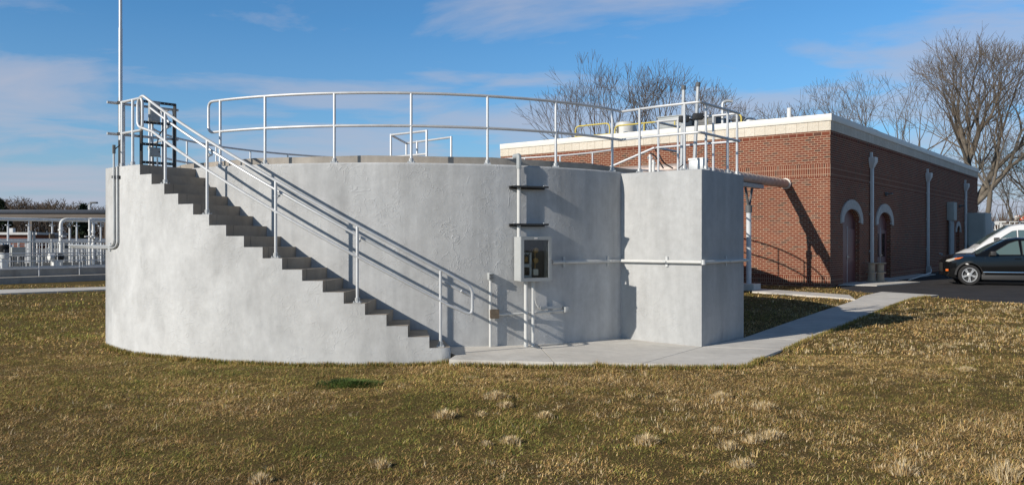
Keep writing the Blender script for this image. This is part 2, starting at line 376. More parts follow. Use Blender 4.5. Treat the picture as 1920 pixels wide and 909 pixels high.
# walkways (structure): slabs around the tank, the walk to the drive, pads, drive
def arc(a0, a1, r, n=14): return [tp(a0 + (a1 - a0) * i / n, r, 0).xy for i in range(n + 1)]
RWI = RW - .06
slabs = []
slabs.append(arc(.175, .4846, RWI) + [(.565, 11.28), (-.86, 11.30), (-.80, 11.72)])
slabs.append(arc(.488, .86, RWI) + [tuple((BA + D1 * .05).xy), tuple(BA.xy), (1.79, 11.33), (.58, 11.28)])
slabs.append([(3.066, 13.29), (1.805, 11.33), (2.9, 11.31), (3.25, 11.45), (3.68, 12.15), (4.24, 12.98)])
le = [tuple((BA + D1 * .02).xy), (4.09, 14.55), (5.7, 17.05), (7.4, 19.65), (8.7, 21.6), (9.5, 22.9), (10.5, 24.7), (11.9, 26.6)]
re = [(4.25, 12.99), (5.0, 14.2), (6.6, 16.55), (8.3, 19.05), (9.55, 20.95), (10.45, 22.3), (11.55, 23.7), (12.9, 25.0)]
for i in range(len(le) - 1):
    e = .006
    a, b, c, d = Vector(le[i]), Vector(le[i + 1]), Vector(re[i + 1]), Vector(re[i])
    slabs.append([tuple(a + (b - a) * e), tuple(d + (c - d) * e), tuple(d + (c - d) * (1 - e)), tuple(a + (b - a) * (1 - e))])
mb = MB()
for s_ in slabs: mb.prism(s_, lambda x, y: zslab(x, y) - .12, zslab)
tag(mb.build('walkway', M['slab']), 'pale concrete walkway slabs along the tank and up to the drive', 'walkway', kind='structure')
strip = [pg(1412, 541).xy, pg(1592, 553.5).xy, pg(1604, 562).xy, pg(1580, 559).xy, pg(1410, 547).xy]
mb = MB(); mb.prism(strip, -.1, .015)
tag(mb.build('narrow_path', M['slab']), 'narrow concrete path between the brick wall and the shaded grass', 'path', kind='structure')
far_path = [(-40.0, 26.4), (-18.0, 26.5), (-9.0, 29.3), (-9.0, 30.6), (-17.2, 27.9), (-40.0, 27.7)]
fp = [pg(-60, 551).xy, pg(0, 551).xy, pg(215, 542.6).xy, pg(215, 537.8).xy, pg(0, 543.8).xy, pg(-60, 543.8).xy]
mb = MB(); mb.prism(fp, -.1, .02)
tag(mb.build('footpath', M['slab']), 'concrete footpath along the far basins at left', 'path', kind='structure')
BC = Vector((11.45, 29.75, 0))
def bw(x, y, z=0): return BC + D1 * x + D2 * y + Vector((0, 0, z))       # building frame to world
drive = [pg(1603, 545).xy, (11.45, 26.6), (12.15, 25.5), (12.35, 24.55), (13.0, 22.9), (13.9, 21.2), (15.5, 19.9), (19, 18.9), (60, 16), (90, 40), (80, 74), bw(50, 3).xy, bw(30, .4).xy, bw(1.2, .3).xy]
mb = MB(); mb.prism(drive, -.2, .003)
tag(mb.build('driveway', M['asphalt']), 'black asphalt driveway beside the brick building', 'driveway', kind='structure')
mb = MB(); mb.prism([bw(.9, .2).xy, bw(5.6, .2).xy, bw(5.0, -1.9).xy, bw(1.3, -1.25).xy], -.1, .03); mb.prism([bw(6.1, .2).xy, bw(13.5, .2).xy, bw(13.5, -.75).xy, bw(5.9, -.75).xy], -.1, .03)
tag(mb.build('door_pad', M['slab']), 'concrete pads in front of the maroon doors', 'pavement', kind='structure')

# ------------------------------------------------------------------ round tank with staircase
tank = thing('round_tank', 'large round grey concrete tank with a curved staircase up its left side', 'tank', TC)
def tl(a, r, z): return Vector((r * math.sin(a), -r * math.cos(a), z))    # tank-local
mb = MB(); n = 160
mb.lathe([(RW, -.4), (RW, ZT - .025), (RW - .02, ZT), (.01, ZT)], n)
mb.build('tank_wall', M['coat'], tank)
mb = MB(); mb.lathe([(5.03, ZT - .01), (5.03, 2.985), (4.72, 2.985), (4.72, ZT + .01)], 16, Matrix.Rotation(-math.pi / 2 - .03, 4, 'Z'), False)
mb.build('inner_curb', M['curb'], tank)
st = thing('staircase', None, None); st.parent = tank
mb = MB()
# outer stepped skirt wall
TEND = -.786
segs = []
for k in range(1, NST + 1):
    a0 = TH1 + DTH * (k - 1); a1 = TH1 + DTH * k if k < NST else TEND
    segs.append((a0, a1, HR * k))
ri, ro = RO - .16, RO
def wedge(mb, a0, a1, r0, r1, z0, z1, n):
    vs = []; fs = []
    for i in range(n + 1):
        a = a0 + (a1 - a0) * i / n
        vs += [tl(a, r0, z0), tl(a, r1, z0), tl(a, r1, z1), tl(a, r0, z1)]
    for i in range(n):
        for q in range(4): fs.append((i * 4 + q, i * 4 + (q + 1) % 4, i * 4 + 4 + (q + 1) % 4, i * 4 + 4 + q))
    fs += [(0, 1, 2, 3), (n * 4 + 3, n * 4 + 2, n * 4 + 1, n * 4)]
    return mb.add(vs, fs)
skv = []; skf = []
def skirt():
    # outline (angle, z) extruded between ri and ro as strips, shared vertices so the shell is closed
    for (a0, a1, z) in segs:
        n = 6 if z > 2.7 else 2
        for i in range(n):
            b0 = a0 + (a1 - a0) * i / n; b1 = a0 + (a1 - a0) * (i + 1) / n; q = len(skv)
            for b in (b0, b1): skv.extend([tl(b, ro, -.4), tl(b, ro, z), tl(b, ri, z)])
            skf.extend([(q, q + 3, q + 4, q + 1), (q + 1, q + 4, q + 5, q + 2)])
    for i, (a0, a1, z) in enumerate(segs):
        zl = segs[i - 1][2] if i else -.4
        q = len(skv); skv.extend([tl(a0, ro, zl), tl(a0, ri, zl), tl(a0, ri, z), tl(a0, ro, z)]); skf.append((q, q + 1, q + 2, q + 3))
    q = len(skv); z = segs[-1][2]; skv.extend([tl(TEND, ro, -.4), tl(TEND, RW - .1, -.4), tl(TEND, RW - .1, z), tl(TEND, ro, z)]); skf.append((q, q + 1, q + 2, q + 3))
skirt(); mb.add(skv, skf)
me = mb.build('outer_wall', M['skirt'], st)
bm = bmesh.new(); bm.from_mesh(me.data); bmesh.ops.remove_doubles(bm, verts=bm.verts, dist=.0005); bmesh.ops.recalc_face_normals(bm, faces=bm.faces)
for f in bm.faces:
    c = f.calc_center_median()
    rad = Vector((c.x, c.y, 0)).normalized()
    if abs(f.normal.z) < .3 and abs(f.normal.dot(rad)) > .9:
        if f.normal.dot(rad) < 0: f.normal_flip()
bm.to_mesh(me.data); bm.free()
for i, (a0, a1, z) in enumerate(segs):
    mb = MB()
    top = (i == NST - 1)
    wedge(mb, a0 + .0012, a1 - (.012 if not top else 0), RW - .1, ri - .001, max(z - HR - .03, -.3), z - .002, 3 if not top else 8)
    # nosing strip cast on the visible front of the skirt wall: riser and tread finish run to the wall face
    mb.build('landing' if top else 'step', M['stair'], st)
# bare riser faces and treads across the skirt thickness (finish differs from the coated wall)
mb = MB()
for i, (a0, a1, z) in enumerate(segs):
    e = .003
    da = e / RO
    mb.add([tl(a0 + da, ro - .004, z - HR + .001), tl(a0 + da, ri - .01, z - HR + .001), tl(a0 + da, ri - .01, z + .002), tl(a0 + da, ro - .004, z + .002)], [(0, 1, 2, 3)])
    nn = 3
    for q in range(nn):
        b0 = a0 + da + (a1 - a0) * q / nn; b1 = a0 + da + (a1 - a0) * (q + 1) / nn
        mb.add([tl(b0, ro - .004, z + .002), tl(b1, ro - .004, z + .002), tl(b1, ri - .01, z + .002), tl(b0, ri - .01, z + .002)], [(0, 1, 2, 3)])
mb.build('tread_facing', M['stair'], st)

# ------------------------------------------------------------------ square chamber
ch = thing('square_chamber', 'square grey concrete chamber joined to the right of the round tank', 'concrete chamber', BA, PHI)
mb = MB(); mb.box((0, 0, -.4), (1.69, 1.95, 2.815), bev=.018)
mb.build('chamber_wall', M['coatb'], ch)

# ------------------------------------------------------------------ railings
def base_plate(post, p, m):
    mb = MB(); mb.box((p.x - .055, p.y - .055, p.z), (p.x + .055, p.y + .055, p.z + .012)); mb.lathe([(.036, p.z + .01), (.036, p.z + .07), (.028, p.z + .075)], 10, Matrix.Translation((p.x, p.y, 0)))
    for sx in (-1, 1):
        for sy in (-1, 1): mb.lathe([(.009, p.z + .01), (.009, p.z + .03)], 6, Matrix.Translation((p.x + sx * .042, p.y + sy * .042, 0)))
    mb.build('base_plate', m, post)
def post(root, p, ztop, m=None, r=.0215, plate=True):
    mb = MB(); mb.tube([p, (p.x, p.y, ztop)], r, 10); o = mb.build('post', m or M['alu'], root)
    if plate: base_plate(o, p, M['galv'])
    return o
RAD = .022
# curved front railing
aL, aR = tang_u(391, RR), tang_u(1165, RR)
rl = thing('curved_railing', 'curved silver pipe railing along the front rim of the round tank', 'railing')
ptsT = [tp(aL + (aR - aL) * i / 40, RR, ZRAIL) for i in range(41)]
zm = ZRAIL - .50
ptsM = [tp(aL + (aR - aL) * i / 40, RR, zm) for i in range(41)]
loop = fillet([ptsT[2], ptsT[0], ptsM[0], ptsM[2]], .11, 6)
mb = MB(); mb.tube([*ptsT[2:]], RAD, 10); mb.build('top_rail', M['alu'], rl)
mb = MB(); mb.tube([*ptsM[2:]], RAD, 10); mb.build('mid_rail', M['alu'], rl)
mb = MB(); mb.tube(loop, RAD, 10); mb.build('end_loop', M['alu'], rl)
for u in (413, 497, 627, 771, 914, 1042, 1148): post(rl, tp(tang_u(u, RR), RR, ZT), ZRAIL)
# far railing round the back
a0, a1 = -.80, -math.pi * 1.0 - 1.05
fr = thing('rear_railing', 'silver pipe railing round the far rim of the round tank', 'railing')
for nm, z in (('top_rail', ZRAIL), ('mid_rail', zm)):
    mb = MB(); mb.tube([tp(a0 + (a1 - a0) * i / 70, RR, z) for i in range(71)], RAD, 8); mb.build(nm, M['alu'], fr)
for i in range(16):
    post(fr, tp(a0 + (a1 - a0) * (i + .3) / 16, RR, ZT), ZRAIL, plate=False)

# stair railing
RS = 6.235
sr = thing('stair_railing', 'sloping silver pipe railing up the outer edge of the curved stairs', 'railing')
def znose(a): return HR * (1 + (a - TH1) / DTH)
def srp(a, dz, r=RS): return tp(a, r, znose(a) + dz)
aT = TH1 + DTH * 17.1; aB = tang_u(876, RS)
zt_, zm_ = 1.02, .58
NS = 60
A = [aB + (aT - aB) * i / NS for i in range(NS + 1)]
aTopEnd = aT - .038
top = [srp(a, zt_) for a in A]; mid = [srp(a, zm_) for a in A]
lo = fillet([top[3], srp(aB + .012, zt_ - .01), srp(aB + .012, zm_ + .03), mid[3]], .10, 6)
up = fillet([top[-3], top[-1] + (top[-1] - top[-3]) * .6, tp(aTopEnd, RS, znose(aT) + zt_ - .02), tp(aTopEnd, RS, znose(aT) + zm_ + .02), mid[-3]], .09, 6)
mb = MB(); mb.tube(top[3:-2], RAD, 10); mb.build('top_rail', M['alu'], sr)
mb = MB(); mb.tube(mid[3:-2], RAD, 10); mb.build('mid_rail', M['alu'], sr)
mb = MB(); mb.tube(lo, RAD, 10); mb.build('end_loop', M['alu'], sr)
mb = MB(); mb.tube(up, RAD, 10); mb.build('end_loop', M['alu'], sr)
gr = [srp(a, .875, RS - .075) for a in [aB + .02 + (aT - aB - .02) * i / NS for i in range(NS + 1)]]
gr = fillet([top[1] + Vector((0, 0, -.14)), gr[0]], .01, 2)[:1] + gr
mb = MB(); mb.tube(gr, RAD * .9, 10); mb.build('grab_rail', M['alu'], sr)
for u in (826, 670, 517, 388.5, 310):
    a = tang_u(u, RS); k = math.floor((a - TH1) / DTH) + 1
    p = tp(a, RS, HR * max(1, min(NST, k)))
    po = post(sr, p, znose(a) + zt_ - .01)
    mb = MB(); mb.tube([tp(a, RS, znose(a) + .80), tp(a + .004, RS - .07, znose(a) + .80), tp(a + .004, RS - .075, znose(a) + .865)], .012, 6)
    mb.lathe([(.03, -.03), (.03, .03)], 8, Matrix.Translation(tp(a, RS - .02, znose(a) + .80)) @ Matrix.Rotation(R(90), 4, 'X'))
    mb.build('bracket', M['galv'], sr)

# landing end guard with strut frame, boxes
lg = thing('landing_guard', 'short silver guard rail at the top landing with a rounded end loop', 'railing')
ae = -.757
zL = NST * HR
g0, g1 = tp(ae, 6.30, 0), tp(ae, 5.28, 0)
dirg = (g1 - g0).normalized()
def gp(t, z, off=0): return g0 + dirg * t + Vector((0, 0, z)) + Vector((-dirg.y, dirg.x, 0)) * off
zt2, zm2 = zL + 1.05, zL + .55
mb = MB(); mb.tube([gp(-.10, zt2), gp(1.06, zt2)], RAD, 10); mb.build('top_rail', M['alu'], lg)
mb = MB(); mb.tube([gp(-.10, zm2), gp(1.06, zm2)], RAD, 10); mb.build('mid_rail', M['alu'], lg)
aq = tang_u(267, RS)
lp = fillet([tp(ae, RS, zt2), tp(aq, RS, zt2), tp(aq, RS, zm2), tp(ae, RS, zm2)], .09, 6)
mb = MB(); mb.tube(lp, RAD, 10); mb.build('end_loop', M['alu'], lg)
for u in (229, 249): post(lg, tp(tang_u(u, RS), RS, zL), zt2)
for t in (.16, .62, .80, .98): post(lg, gp(t, zL), zt2, plate=False)
sf = thing('equipment_rack', 'black slotted strut frame holding control boxes on the top landing', 'strut frame')
def strut(mb, p, q, w=.021):
    p, q = Vector(p), Vector(q); d = (q - p).normalized(); Lh = (q - p).length
    Mx = Matrix.Translation(p) @ d.to_track_quat('X', 'Z').to_matrix().to_4x4()
    mb.box((0, -w, -w), (Lh, w, w), Mx)
for t in (.08, .42, .98):
    mb = MB(); strut(mb, gp(t, zL + .02, -.05), gp(t, zL + 1.14, -.05), .02); mb.build('upright', M['black'], sf)
for z in (1.12, .78, .42, .12):
    mb = MB(); a_, b_ = (.42, .98)
    for q in range(9):
        t0 = a_ + (b_ - a_) * q / 9
        strut(mb, gp(t0, zL + z, -.09), gp(t0 + (b_ - a_) / 9 * .72, zL + z, -.09), .017)
    strut(mb, gp(a_, zL + z + .016, -.09), gp(b_, zL + z + .016, -.09), .006); strut(mb, gp(a_, zL + z - .016, -.09), gp(b_, zL + z - .016, -.09), .006)
    mb.build('crossbar', M['black'], sf)
def boxat(name, label, cat, t, z, wdt, hgt, dep, m, off=-.18):
    o = thing(name, label, cat, gp(t, zL + z, off), math.atan2(dirg.y, dirg.x))
    mb = MB(); mb.box((-wdt / 2, -dep, 0), (wdt / 2, 0, hgt), bev=.006); b_ = mb.build('body', m, o)
    mb = MB(); mb.box((-wdt / 2 + .012, -dep - .008, .015), (wdt / 2 - .012, -dep - .001, hgt - .015)); mb.build('cover', m, o)
    mb = MB(); mb.box((wdt / 2 - .03, -dep - .015, hgt * .45), (wdt / 2 - .018, -dep - .007, hgt * .6)); mb.build('latch', M['black'], o)
    return o
boxat('control_box', 'tall light grey control box high on the black strut frame', 'control box', .56, .78, .17, .34, .07, M['cab'])
boxat('control_box', 'small square grey control box low on the black strut frame', 'control box', .57, .21, .16, .15, .07, M['grey'])
for (lab, pts) in (('black looped cable between the boxes on the strut frame', [gp(.66, zL + 1.0, -.2), gp(.78, zL + .9, -.2), gp(.80, zL + .72, -.2), gp(.66, zL + .62, -.2), gp(.6, zL + .36, -.2)]),
                   ('black cable dropping from the low control box to the landing', [gp(.55, zL + .2, -.2), gp(.55, zL + .08, -.2), gp(.60, zL + .01, -.2)])):
    mb = MB(); mb.tube(fillet(pts, .1, 5), .010, 6); tag(mb.build('cable', M['rubber']), lab, 'cable')
mb = MB(); mb.tube(fillet([gp(.62, zL + .2, -.2), gp(.62, zL + .06, -.2), gp(.68, zL + .0, -.2)], .05, 4), .012, 6); tag(mb.build('conduit', M['pvc']), 'short grey conduit beside the cable under the low control box', 'conduit')

# tall mast at the landing edge
mp_ = px(226, 263, 13.30); mz = mp_.z
ms = thing('mast', 'tall thin silver mast pole rising past the top of the picture at left', 'mast', (mp_.x, mp_.y, 0))
mb = MB(); mb.tube([(0, 0, mz), (0, 0, mz + 1.8)], .030, 12); mb.tube([(0, 0, mz + 1.8), (0, 0, 6.4)], .026, 12); mb.build('pole', M['alu'], ms)
for z in (zt2, zm2):
    mb = MB(); mb.box((-.04, -.04, z - .02), (.04, .06, z + .02)); mb.build('clamp', M['black'], ms)
# conduits down the outer stair wall
def outer(u, v, off=.02):
    a = tang_u(u, RO); p = tp(a, RO + off, 0); p.z = H - (v - V0) / F * p.y; return p
c1 = [outer(216, 283), outer(216.5, 458), outer(209, 461.5), outer(199, 461.5)]
c2 = [outer(222.5, 312), outer(223, 459), outer(216, 465), outer(199, 465)]
ext = outer(199, 461.5); ext2 = outer(199, 465)
c1.append(ext + Vector((-1.6, 1.9, 0.0))); c2.append(ext2 + Vector((-1.6, 1.95, -.0)))
for lab, c, r in (('left of two thin grey conduits down the pale stair wall', c1, .017), ('right of two thin grey conduits down the pale stair wall', c2, .017)):
    o = thing('conduit', lab, 'conduit', (0, 0, 0), 0, 'conduits on the stair wall')
    mb = MB(); mb.tube(fillet(c, .09, 6), r, 8); mb.build('pipe', M['galv'], o)
    if 'left' in lab:
        mb = MB(); mb.tube([outer(216, 288), outer(216, 272)], .026, 8); mb.build('cable_fitting', M['dgrey'], o)
for (v, lab) in ((332, 'upper black strut clip across the two thin conduits'), (463, 'lower strut clip where the conduits turn left')):
    mb = MB(); a_, b_ = (outer(213, v, .01), outer(226, v, .01)) if v < 400 else (outer(207, 455, .01), outer(207, 470, .01))
    strut(mb, a_, b_, .022); tag(mb.build('strut_clip', M['black'] if v < 400 else M['galv']), lab, 'clip', 'clips on the stair wall conduits')
mb = MB(); mb.tube(fillet([px(226, 262, 13.28), px(226, 272, 13.25), px(217, 278, 13.2), outer(216, 284)], .06, 5), .009, 6); tag(mb.build('cable', M['rubber']), 'black cable from the mast foot into the left conduit', 'cable')

# chamber railing
def bp_(x, y, z=0): return BA + D1 * x + D2 * y + Vector((0, 0, z))
ZB = 2.815; zbt, zbm = ZB + 1.09, ZB + .60
cr_ = thing('chamber_railing', 'silver pipe railing around the top of the square chamber', 'railing')
e = .07
jn = tp(aR, RR, 0)
def rails(pts2, z, r=RAD): return [Vector((p.x, p.y, z)) for p in pts2]
front = [Vector((jn.x, jn.y, 0)), bp_(e, .85), bp_(e, e), bp_(1.62, e)]
back = [bp_(1.62, e - .02), bp_(1.62, 1.72), bp_(2.6, 1.72)]
for nm, z in (('top_rail', zbt), ('mid_rail', zbm)):
    mb = MB(); mb.tube(fillet(rails(front, z), .05, 4), RAD, 10); mb.build(nm, M['alu'], cr_)
    mb = MB(); mb.tube(fillet(rails(back, z), .05, 4), RAD, 10); mb.build(nm, M['alu'], cr_)
for (x, y) in ((e, 1.18), (e, .34), (.30, e), (1.15, e), (1.62, .10), (1.62, .55), (1.62, 1.25), (1.62, 1.66)): post(cr_, bp_(x, y, ZB), zbt)
p0 = bp_(1.62, 1.74, zbm); 
mb = MB(); mb.tube([p0, bp_(1.3, 2.7, zbm - .40)], RAD, 8); mb.build('sloping_rail', M['alu'], cr_)

# ------------------------------------------------------------------ probe poles, box and hoses on the chamber
for (u0_, u1_, v0_, y, lab) in ((1277, 1282, 161, 15.0, 'shorter upright silver probe pole on the chamber top'), (1301, 1309, 155, 14.7, 'taller leaning silver probe pole on the chamber top')):
    a_, b_ = px(u0_, 320, y), px(u1_, v0_, y)
    a_.z = ZB
    o = thing('probe_pole', lab, 'pole', a_, 0, 'probe poles on the chamber'); d = b_ - a_
    mb = MB(); mb.tube([(0, 0, 0), d], .032, 10); mb.build('pipe', M['galv'], o)
    mb = MB(); mb.tube([d * .955, d * 1.0], .042, 10); mb.build('cap', M['dgrey'], o)
    c = d * .63
    mb = MB(); mb.box((c.x - .07, c.y - .07, c.z - .05), (c.x + .11, c.y + .05, c.z + .06), bev=.015); mb.tube([c + Vector((.08, 0, .02)), c + Vector((.2, 0, -.02))], .015, 6); mb.build('clamp', M['black'], o)
bx_ = bp_(.42, .18, ZB)
o = thing('junction_box', 'square pale galvanised box on the front corner of the chamber top', 'junction box', bx_, PHI)
mb = MB(); mb.box((0, 0, 0), (.18, .26, .21), bev=.006); mb.build('body', M['galv'], o)
mb = MB(); mb.box((-.010, -.006, .195), (.19, .266, .225)); mb.build('lid', M['galv'], o)
mb = MB(); mb.tube([(.12, -.03, .17), (.12, .02, .17)], .018, 8); mb.build('cable_gland', M['rubber'], o)
for (lab, pts, r) in (('black hose looping across the chamber top', [px(1219, 287, 15.6), px(1228, 292, 15.6), px(1238, 306, 15.6), px(1244, 316, 15.6)], .014),
                      ('grey hose looping beside the black hose on the chamber top', [px(1228, 280, 15.7), px(1236, 290, 15.7), px(1244, 306, 15.7), px(1262, 316, 15.7)], .014),
                      ('black cable running from the pale box to the probe poles', [px(1302, 297, 14.6), px(1285, 305, 14.6), px(1272, 316, 14.6)], .010)):
    mb = MB(); mb.tube(fillet(pts, .12, 5), r, 6); tag(mb.build('hose', M['rubber'] if 'black' in lab else M['galv']), lab, 'hose' if 'hose' in lab else 'cable')
for (u, vt, lab) in ((1219, 290, 'short white vertical pipe stub with a valve behind the hoses'), (1225, 300, 'shortest white pipe stub behind the chamber edge')):
    t_ = px(u, vt, 15.6); o = thing('pipe_stub', lab, 'pipe', (t_.x, t_.y, 0), 0, 'pipe stubs behind the chamber edge')
    mb = MB(); mb.tube([(0, 0, ZT - .2), (0, 0, t_.z)], .028, 8); mb.build('pipe', M['white'], o)
    mb = MB(); mb.tube([(-.05, 0, t_.z - .06), (.05, 0, t_.z - .06)], .022, 8); mb.build('valve', M['galv'], o)

# hatch guard on the tank top
hg = thing('hatch_guard', 'small silver pipe guard frame around a hatch on the tank top', 'railing')
hy = 19.5
q1, q2, q3, q4 = px(733, 250, 18.6), px(800, 243, 17.9), px(762, 257, 20.2), px(846, 249, 19.0)
for p_, q_ in ((q1, q2), (q1, q3), (q3, q4)):
    for dz, nm in ((0, 'top_rail'), (-.50, 'mid_rail')):
        z = 4.03 + dz; mb = MB(); mb.tube([(p_.x, p_.y, z), (q_.x, q_.y, z)], .026, 8); mb.build(nm, M['alu'], hg)
for p_ in (q1, q2, q3, q4, (q3 * .75 + q4 * .25)): mb = MB(); mb.tube([(p_.x, p_.y, ZT), (p_.x, p_.y, 4.05)], .026, 8); mb.build('post', M['alu'], hg)
mb = MB(); mb.tube([(q1.x, q1.y, 3.53), (q1.x - .22, q1.y, 3.0)], .02, 8); mb.build('brace', M['alu'], hg)

# ------------------------------------------------------------------ wall conduits, cabinet
def wf(u):                                   # frame on the tank wall at photo column u: x along the wall, y out of it
    a = tang_u(u, RW); p = tp(a, RW, 0)
    return p, math.atan2(math.sin(a), math.cos(a)), a
def wz(u, v, off=0.0):
    a = tang_u(u, RW + off); p = tp(a, RW + off, 0); return H - (v - V0) / F * p.y
CD = .30
ac = tang_u(1006, RW + CD); pc = tp(ac, RW, 0)
zc1 = wz(1006, 444, CD); zc0 = wz(1006, 526.5, CD)
cabi = thing('meter_cabinet', 'grey glazed meter cabinet mounted on the tank wall', 'cabinet', (pc.x, pc.y, zc0), ac)   # local -y points out of the wall
hc = zc1 - zc0; W2 = .262; y0, y1 = -.05, -CD
t_ = .008
mb = MB(); mb.box((-W2, y1 + .03, 0), (-W2 + t_, y0, hc)); mb.box((W2 - t_, y1 + .03, 0), (W2, y0, hc)); mb.box((-W2 + t_, y1 + .03, hc - t_), (W2 - t_, y0, hc)); mb.box((-W2 + t_, y1 + .03, 0), (W2 - t_, y0, t_)); mb.box((-W2 + t_, y0 - t_, t_), (W2 - t_, y0, hc - t_))
mb.build('housing', M['cab'], cabi)
fw = .048
mb = MB(); mb.box((-W2 - .003, y1, -.006), (-W2 + fw, y1 + .028, hc + .006)); mb.box((W2 - fw, y1, -.006), (W2 + .003, y1 + .028, hc + .006)); mb.box((-W2 + fw, y1, hc - fw), (W2 - fw, y1 + .028, hc + .006)); mb.box((-W2 + fw, y1, -.006), (W2 - fw, y1 + .028, fw))
dr = mb.build('door_frame', M['cabshade'], cabi)
gm = bpy.data.materials.new('clear_glass'); gm.use_nodes = True; gb = gm.node_tree.nodes['Principled BSDF']; gb.inputs['Transmission Weight'].default_value = 1; gb.inputs['Roughness'].default_value = .02; gb.inputs['IOR'].default_value = 1.45
gb.inputs['Base Color'].default_value = (.8, .85, .85, 1)
mb = MB(); mb.box((-W2 + fw - .004, y1 + .010, fw - .004), (W2 - fw + .004, y1 + .013, hc - fw + .004)); mb.build('window', gm, dr)
mb = MB(); mb.box((W2 - .022, y1 - .016, hc * .47), (W2 - .008, y1, hc * .52)); mb.build('latch', M['chrome'], dr)
mb = MB(); mb.box((-.035, y1 - .004, hc - .032), (.018, y1 - .001, hc - .012)); mb.build('name_tag', M['signwhite'], dr)
mb = MB(); mb.box((-W2 + .02, y0 - .03, .02), (W2 - .02, y0 - .012, hc - .02)); mb.build('back_panel', M['dgrey'], cabi)
mb = MB(); ip0, ip1 = -W2 + .045, -.035; yp = y1 + .10
for (zA, zB_) in ((.05, .085), (.21, .26), (.405, .435)): mb.box((ip0, yp, zA), (ip1, yp + .02, zB_))
mb.box((ip1 - .035, yp, .085), (ip1, yp + .02, .405)); mb.box((ip0, yp, .085), (ip0 + .012, yp + .02, .405)); mb.build('instrument_panel', M['panel'], cabi)
for (x0_, x1_, zA, zB_, m_) in ((-.20, -.075, .09, .205, M['black']), (-.14, -.085, .29, .37, M['copper']), (-.20, -.145, .28, .38, M['black']), (-.21, -.03, .455, .50, M['rubber'])):
    mb = MB(); mb.box((x0_, yp + .025, zA), (x1_, yp + .09, zB_), bev=.006); mb.build('instrument', m_, cabi)
for z in (.31, .47):
    mb = MB(); Mx = Matrix.Translation((.055, yp + .05, z)) @ Matrix.Rotation(R(90), 4, 'X'); mb.lathe([(.035, -.03), (.042, 0), (.042, .03), (.03, .035)], 16, Mx); mb.build('gauge', M['copper'], cabi)
    mb = MB(); mb.tube([(.055, yp + .06, z - .04), (.055, yp + .06, z - .12)], .009, 6); mb.build('fitting', M['copper'], cabi)
mb = MB(); mb.box((.015, yp + .03, .08), (.10, yp + .09, .175), bev=.006); mb.build('switch', M['gauge'], cabi)
mb = MB(); mb.tube(fillet([(-.15, yp - .01, .425), (-.12, yp - .03, .38), (-.07, yp - .01, .425)], .04, 4), .006, 6); mb.build('wire', M['rubber'], cabi)

zst1, zst2 = wz(988, 350, .05), wz(988, 420, .05)
for z, lab in ((zst1, 'upper black strut shelf across the wall conduit'), (zst2, 'lower black strut shelf just above the meter cabinet')):
    a_ = tang_u(958, RW + .09); b_ = tang_u(1021, RW + .02); A_, B_ = tp(a_, RW, z), tp(b_, RW, z)
    o = thing('strut_shelf', lab, 'strut', A_, math.atan2((B_ - A_).y, (B_ - A_).x), 'strut shelves on the tank wall'); Lg = (B_ - A_).length
    mb = MB(); mb.box((0, -.16, -.004), (Lg, .01, .006)); mb.box((0, -.165, -.022), (Lg, -.158, .006)); mb.box((0, -.03, -.04), (Lg, -.002, -.005)); mb.build('channel', M['black'], o)
    for x in (.05, Lg - .05): mb = MB(); mb.lathe([(.012, .005), (.012, .02)], 6, Matrix.Translation((x, -.1, 0))); mb.build('bolt', M['galv'], o)
o = thing('conduit_riser', 'upright grey conduit from the meter cabinet over the tank rim', 'conduit')
a_ = tang_u(973, RW + .07); zt3 = wz(973, 292, .07)
mb = MB(); mb.tube([tp(a_, RW + .07, zc1), tp(a_, RW + .07, zt3 - .06)], .031, 10); mb.build('pipe', M['pvc'], o)
mb = MB(); mb.tube(fillet([tp(a_, RW + .07, zt3 - .20), tp(a_, RW + .07, zt3), tp(a_, RW - .10, zt3)], .03, 3), .040, 10); mb.build('elbow_fitting', M['grey'], o)
for u, lab in ((986, 'left of the two grey pipe legs under the meter cabinet'), (999, 'right of the two grey pipe legs under the meter cabinet')):
    a_ = tang_u(u, RW + .16); o = thing('support_pipe', lab, 'pipe', (0, 0, 0), 0, 'pipe legs under the cabinet')
    p_ = tp(a_, RW + .16, 0); mb = MB(); mb.tube([(p_.x, p_.y, zslab(p_.x, p_.y) - .02), (p_.x, p_.y, zc0)], .030, 10); mb.build('pipe', M['pvc'], o)
    mb = MB(); mb.tube([(p_.x, p_.y, zslab(p_.x, p_.y) - .01), (p_.x, p_.y, zslab(p_.x, p_.y) + .04)], .036, 10); mb.build('foot_collar', M['galv'], o)
# outlet riser left
o = thing('outlet_riser', 'thin grey conduit from the walkway up to a small outlet box left of the cabinet', 'conduit')
a_ = tang_u(919.5, RW + .07); p_ = tp(a_, RW + .07, 0)
mb = MB(); mb.tube([(p_.x, p_.y, zslab(p_.x, p_.y)), (p_.x, p_.y, wz(919, 524, .07))], .023, 10); mb.build('pipe', M['pvc'], o)
mb = MB(); Mx = Matrix.Translation((p_.x, p_.y, wz(919, 525, .07))) @ Matrix.Rotation(a_, 4, 'Z'); mb.box((-.037, -.045, 0), (.037, .06, .115), Mx, bev=.008); mb.build('outlet_box', M['cab'], o)
mb = MB(); mb.box((-.03, -.06, .02), (.03, -.047, .05), Mx); mb.box((-.03, -.06, .065), (.03, -.047, .095), Mx); mb.build('outlet_cover', M['dgrey'], o)
a2 = tang_u(926, RW + .09); p2 = tp(a2, RW, wz(926, 588, .1))
o = thing('brown_junction_box', 'square rusty brown junction box on the outlet conduit', 'junction box', p2, a2)
mb = MB(); mb.box((-.065, -.13, -.065), (.065, -.035, .065), bev=.004); mb.build('body', M['jbox'], o)
mb = MB(); mb.box((-.07, -.139, -.07), (.07, -.131, .07)); mb.build('cover', M['jbox'], o)
